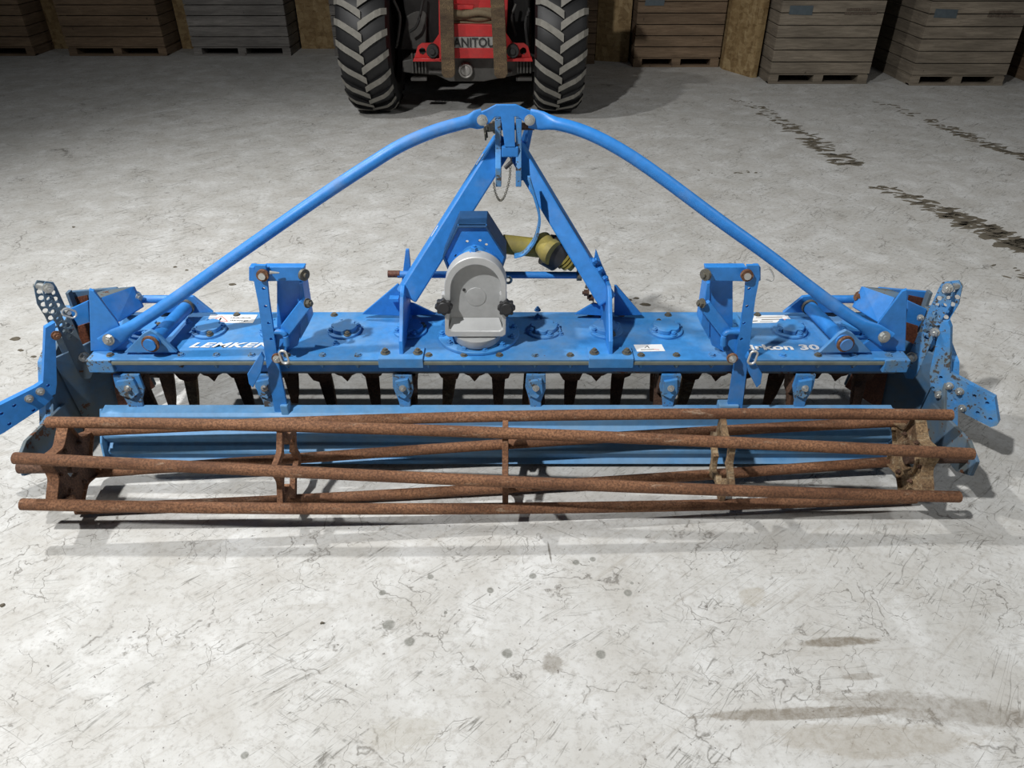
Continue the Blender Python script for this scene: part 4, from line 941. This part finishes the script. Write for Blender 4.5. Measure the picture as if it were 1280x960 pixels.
crate('potato_crate', 791, 898, 84, 'wood_b', 'dark brown wooden crate just left of the broad bare board strip', tag_px=[(807,0),(831,0),(830,7),(806,7)], stencil=None)
crate('potato_crate', 960, 1083, 105, 'wood_a', 'pale weathered crate with dark tag directly right of the broad bare board strip', tag_px=[(988,7),(1017,7),(1015,19),(986,18)], stencil=[(1059,12,28),(1056,17,40)])
crate('potato_crate', 1136, 1253, 107, 'wood_a', 'pale weathered crate with speckled dark tag near the right photo edge', tag_px=[(1170,11),(1198,12),(1195,23),(1167,22)], stencil=[(1237,15,27),(1235,20,40)])
crate('potato_crate', 1287, 1400, 104, 'wood_b', 'brown crate cut off by the right photo edge')

# ================================================================== DRIED MUD TRACKS
def mudtrack(path, n, size, seed, label, wid):
    rr = random.Random(seed); bm = nb(); path = [PZ(a, b, 0) for a, b in path]; path = crom(path, 10)
    for i in range(n):
        t = rr.random(); t = t**.75; k = t*(len(path)-1.001); a = path[int(k)]; b = path[int(k)+1]; p = a+(b-a)*(k-int(k))
        d = (b-a).normalized(); s = Vector((-d.y, d.x, 0)); off = rr.uniform(-1,1)*wid
        c = p+s*off; ang = rr.choice((.25,.35,-.5,-.4))+rr.uniform(-.2,.2)+ (0.2); L = size*rr.uniform(.25,1.2)*(.5+.8*t); W = L*rr.uniform(.14,.42)
        e1 = Vector((math.cos(-ang), math.sin(-ang), 0)); e2 = Vector((-e1.y, e1.x, 0)); m = 11; pts = []
        for j in range(m):
            q = 2*PI*j/m; r_ = rr.uniform(.55,1.15); pts.append(c+e1*L*math.cos(q)*r_+e2*W*math.sin(q)*r_)
        vs = [bm.verts.new(v+Vector((0,0,.0006))) for v in pts]; top = [bm.verts.new(c+(v-c)*.7+Vector((0,0,.004))) for v in pts]
        for j in range(m): bm.faces.new((vs[j], vs[(j+1)%m], top[(j+1)%m], top[j]))
        bm.faces.new(top)
    o = obj('dried_mud', bm, 'mud'); o['kind'] = 'stuff'; o['label'] = label; o['category'] = 'mud'; return o
mudtrack([(918,122),(960,142),(1010,172),(1065,208)], 130, .065, 1, 'thin dark dried mud tyre print beginning at the crates and running towards the right', .09)
mudtrack([(1095,232),(1150,252),(1215,280),(1290,312)], 150, .08, 2, 'broad dark dried mud tyre print at the right photo edge above the harrow', .08)
mudtrack([(1085,122),(1160,150),(1220,175),(1290,200)], 120, .06, 3, 'narrow dark mud tyre print in front of the far right crate', .07)
mudtrack([(868,215),(900,215),(945,216)], 9, .03, 4, 'short row of small mud dabs right of the curved brace tube', .04)
mudtrack([(1240,325),(1270,345),(1300,365)], 12, .04, 5, 'scattered mud dabs at the right edge above the perforated arm', .08)
def crumbs(pts, name, label):
    rr = random.Random(11); bm = nb()
    for px, py, r in pts:
        c = PZ(px, py, 0); m = 9
        vs = []; tp = []
        for j in range(m):
            q = 2*PI*j/m; k = rr.uniform(.6,1.2)*r; vs.append(bm.verts.new(c+Vector((k*1.5*math.cos(q), k*math.sin(q), .0005)))); tp.append(bm.verts.new(c+Vector((k*.9*math.cos(q), k*.6*math.sin(q), .003+r*.2))))
        for j in range(m): bm.faces.new((vs[j], vs[(j+1)%m], tp[(j+1)%m], tp[j]))
        bm.faces.new(tp)
    o = obj(name, bm, 'mud'); o['kind'] = 'stuff'; o['label'] = label; o['category'] = 'mud'
crumbs([(19,424,.018),(26,438,.010),(290,356,.016),(219,334,.009),(233,338,.007),(92,284,.008),(806,381,.018),(795,373,.012),(787,375,.01),(775,371,.01),(3,757,.008),(403,779,.005),(42,446,.008)], 'mud_crumb', 'small dark crumbs of dried soil scattered over the concrete')

# ================================================================== LIGHT
def lamp(loc, power, ang=150, blend=.9, rad=.10, col=(1,.975,.94), aim=None):
    l = bpy.data.lights.new('hall_or_fill_lamp', 'SPOT'); l.energy = power; l.spot_size = R(ang); l.spot_blend = blend; l.shadow_soft_size = rad; l.color = col
    o = bpy.data.objects.new('hall_or_fill_lamp', l); C.objects.link(o); o.location = loc
    if aim is not None: o.rotation_euler = (Vector(aim)-Vector(loc)).to_track_quat('-Z','Y').to_euler()
    return o
lamp((-2.6,-.4,5.3), 1750, 140, 1.0, aim=(.6,1.9,0), col=(1,.99,.975))
lamp((-3.6,3.6,5.3), 1000, 120, 1.0, aim=(.3,2.4,0), col=(1,.99,.975))
lamp((4.6,1.2,5.3), 330, 120, 1.0, aim=(1.6,2.6,0), rad=.3, col=(1,.99,.975))  # unseen fill lamp, added to even out the light on the right
w = bpy.data.worlds.new('world'); bpy.context.scene.world = w; w.use_nodes = True
w.node_tree.nodes['Background'].inputs[0].default_value = (.85,.92,1,1); w.node_tree.nodes['Background'].inputs[1].default_value = .045
sc = bpy.context.scene
sc.view_settings.view_transform = 'Standard'; sc.view_settings.look = 'None'; sc.view_settings.gamma = 1; sc.view_settings.use_curve_mapping = False
sc.view_settings.exposure = -0.16
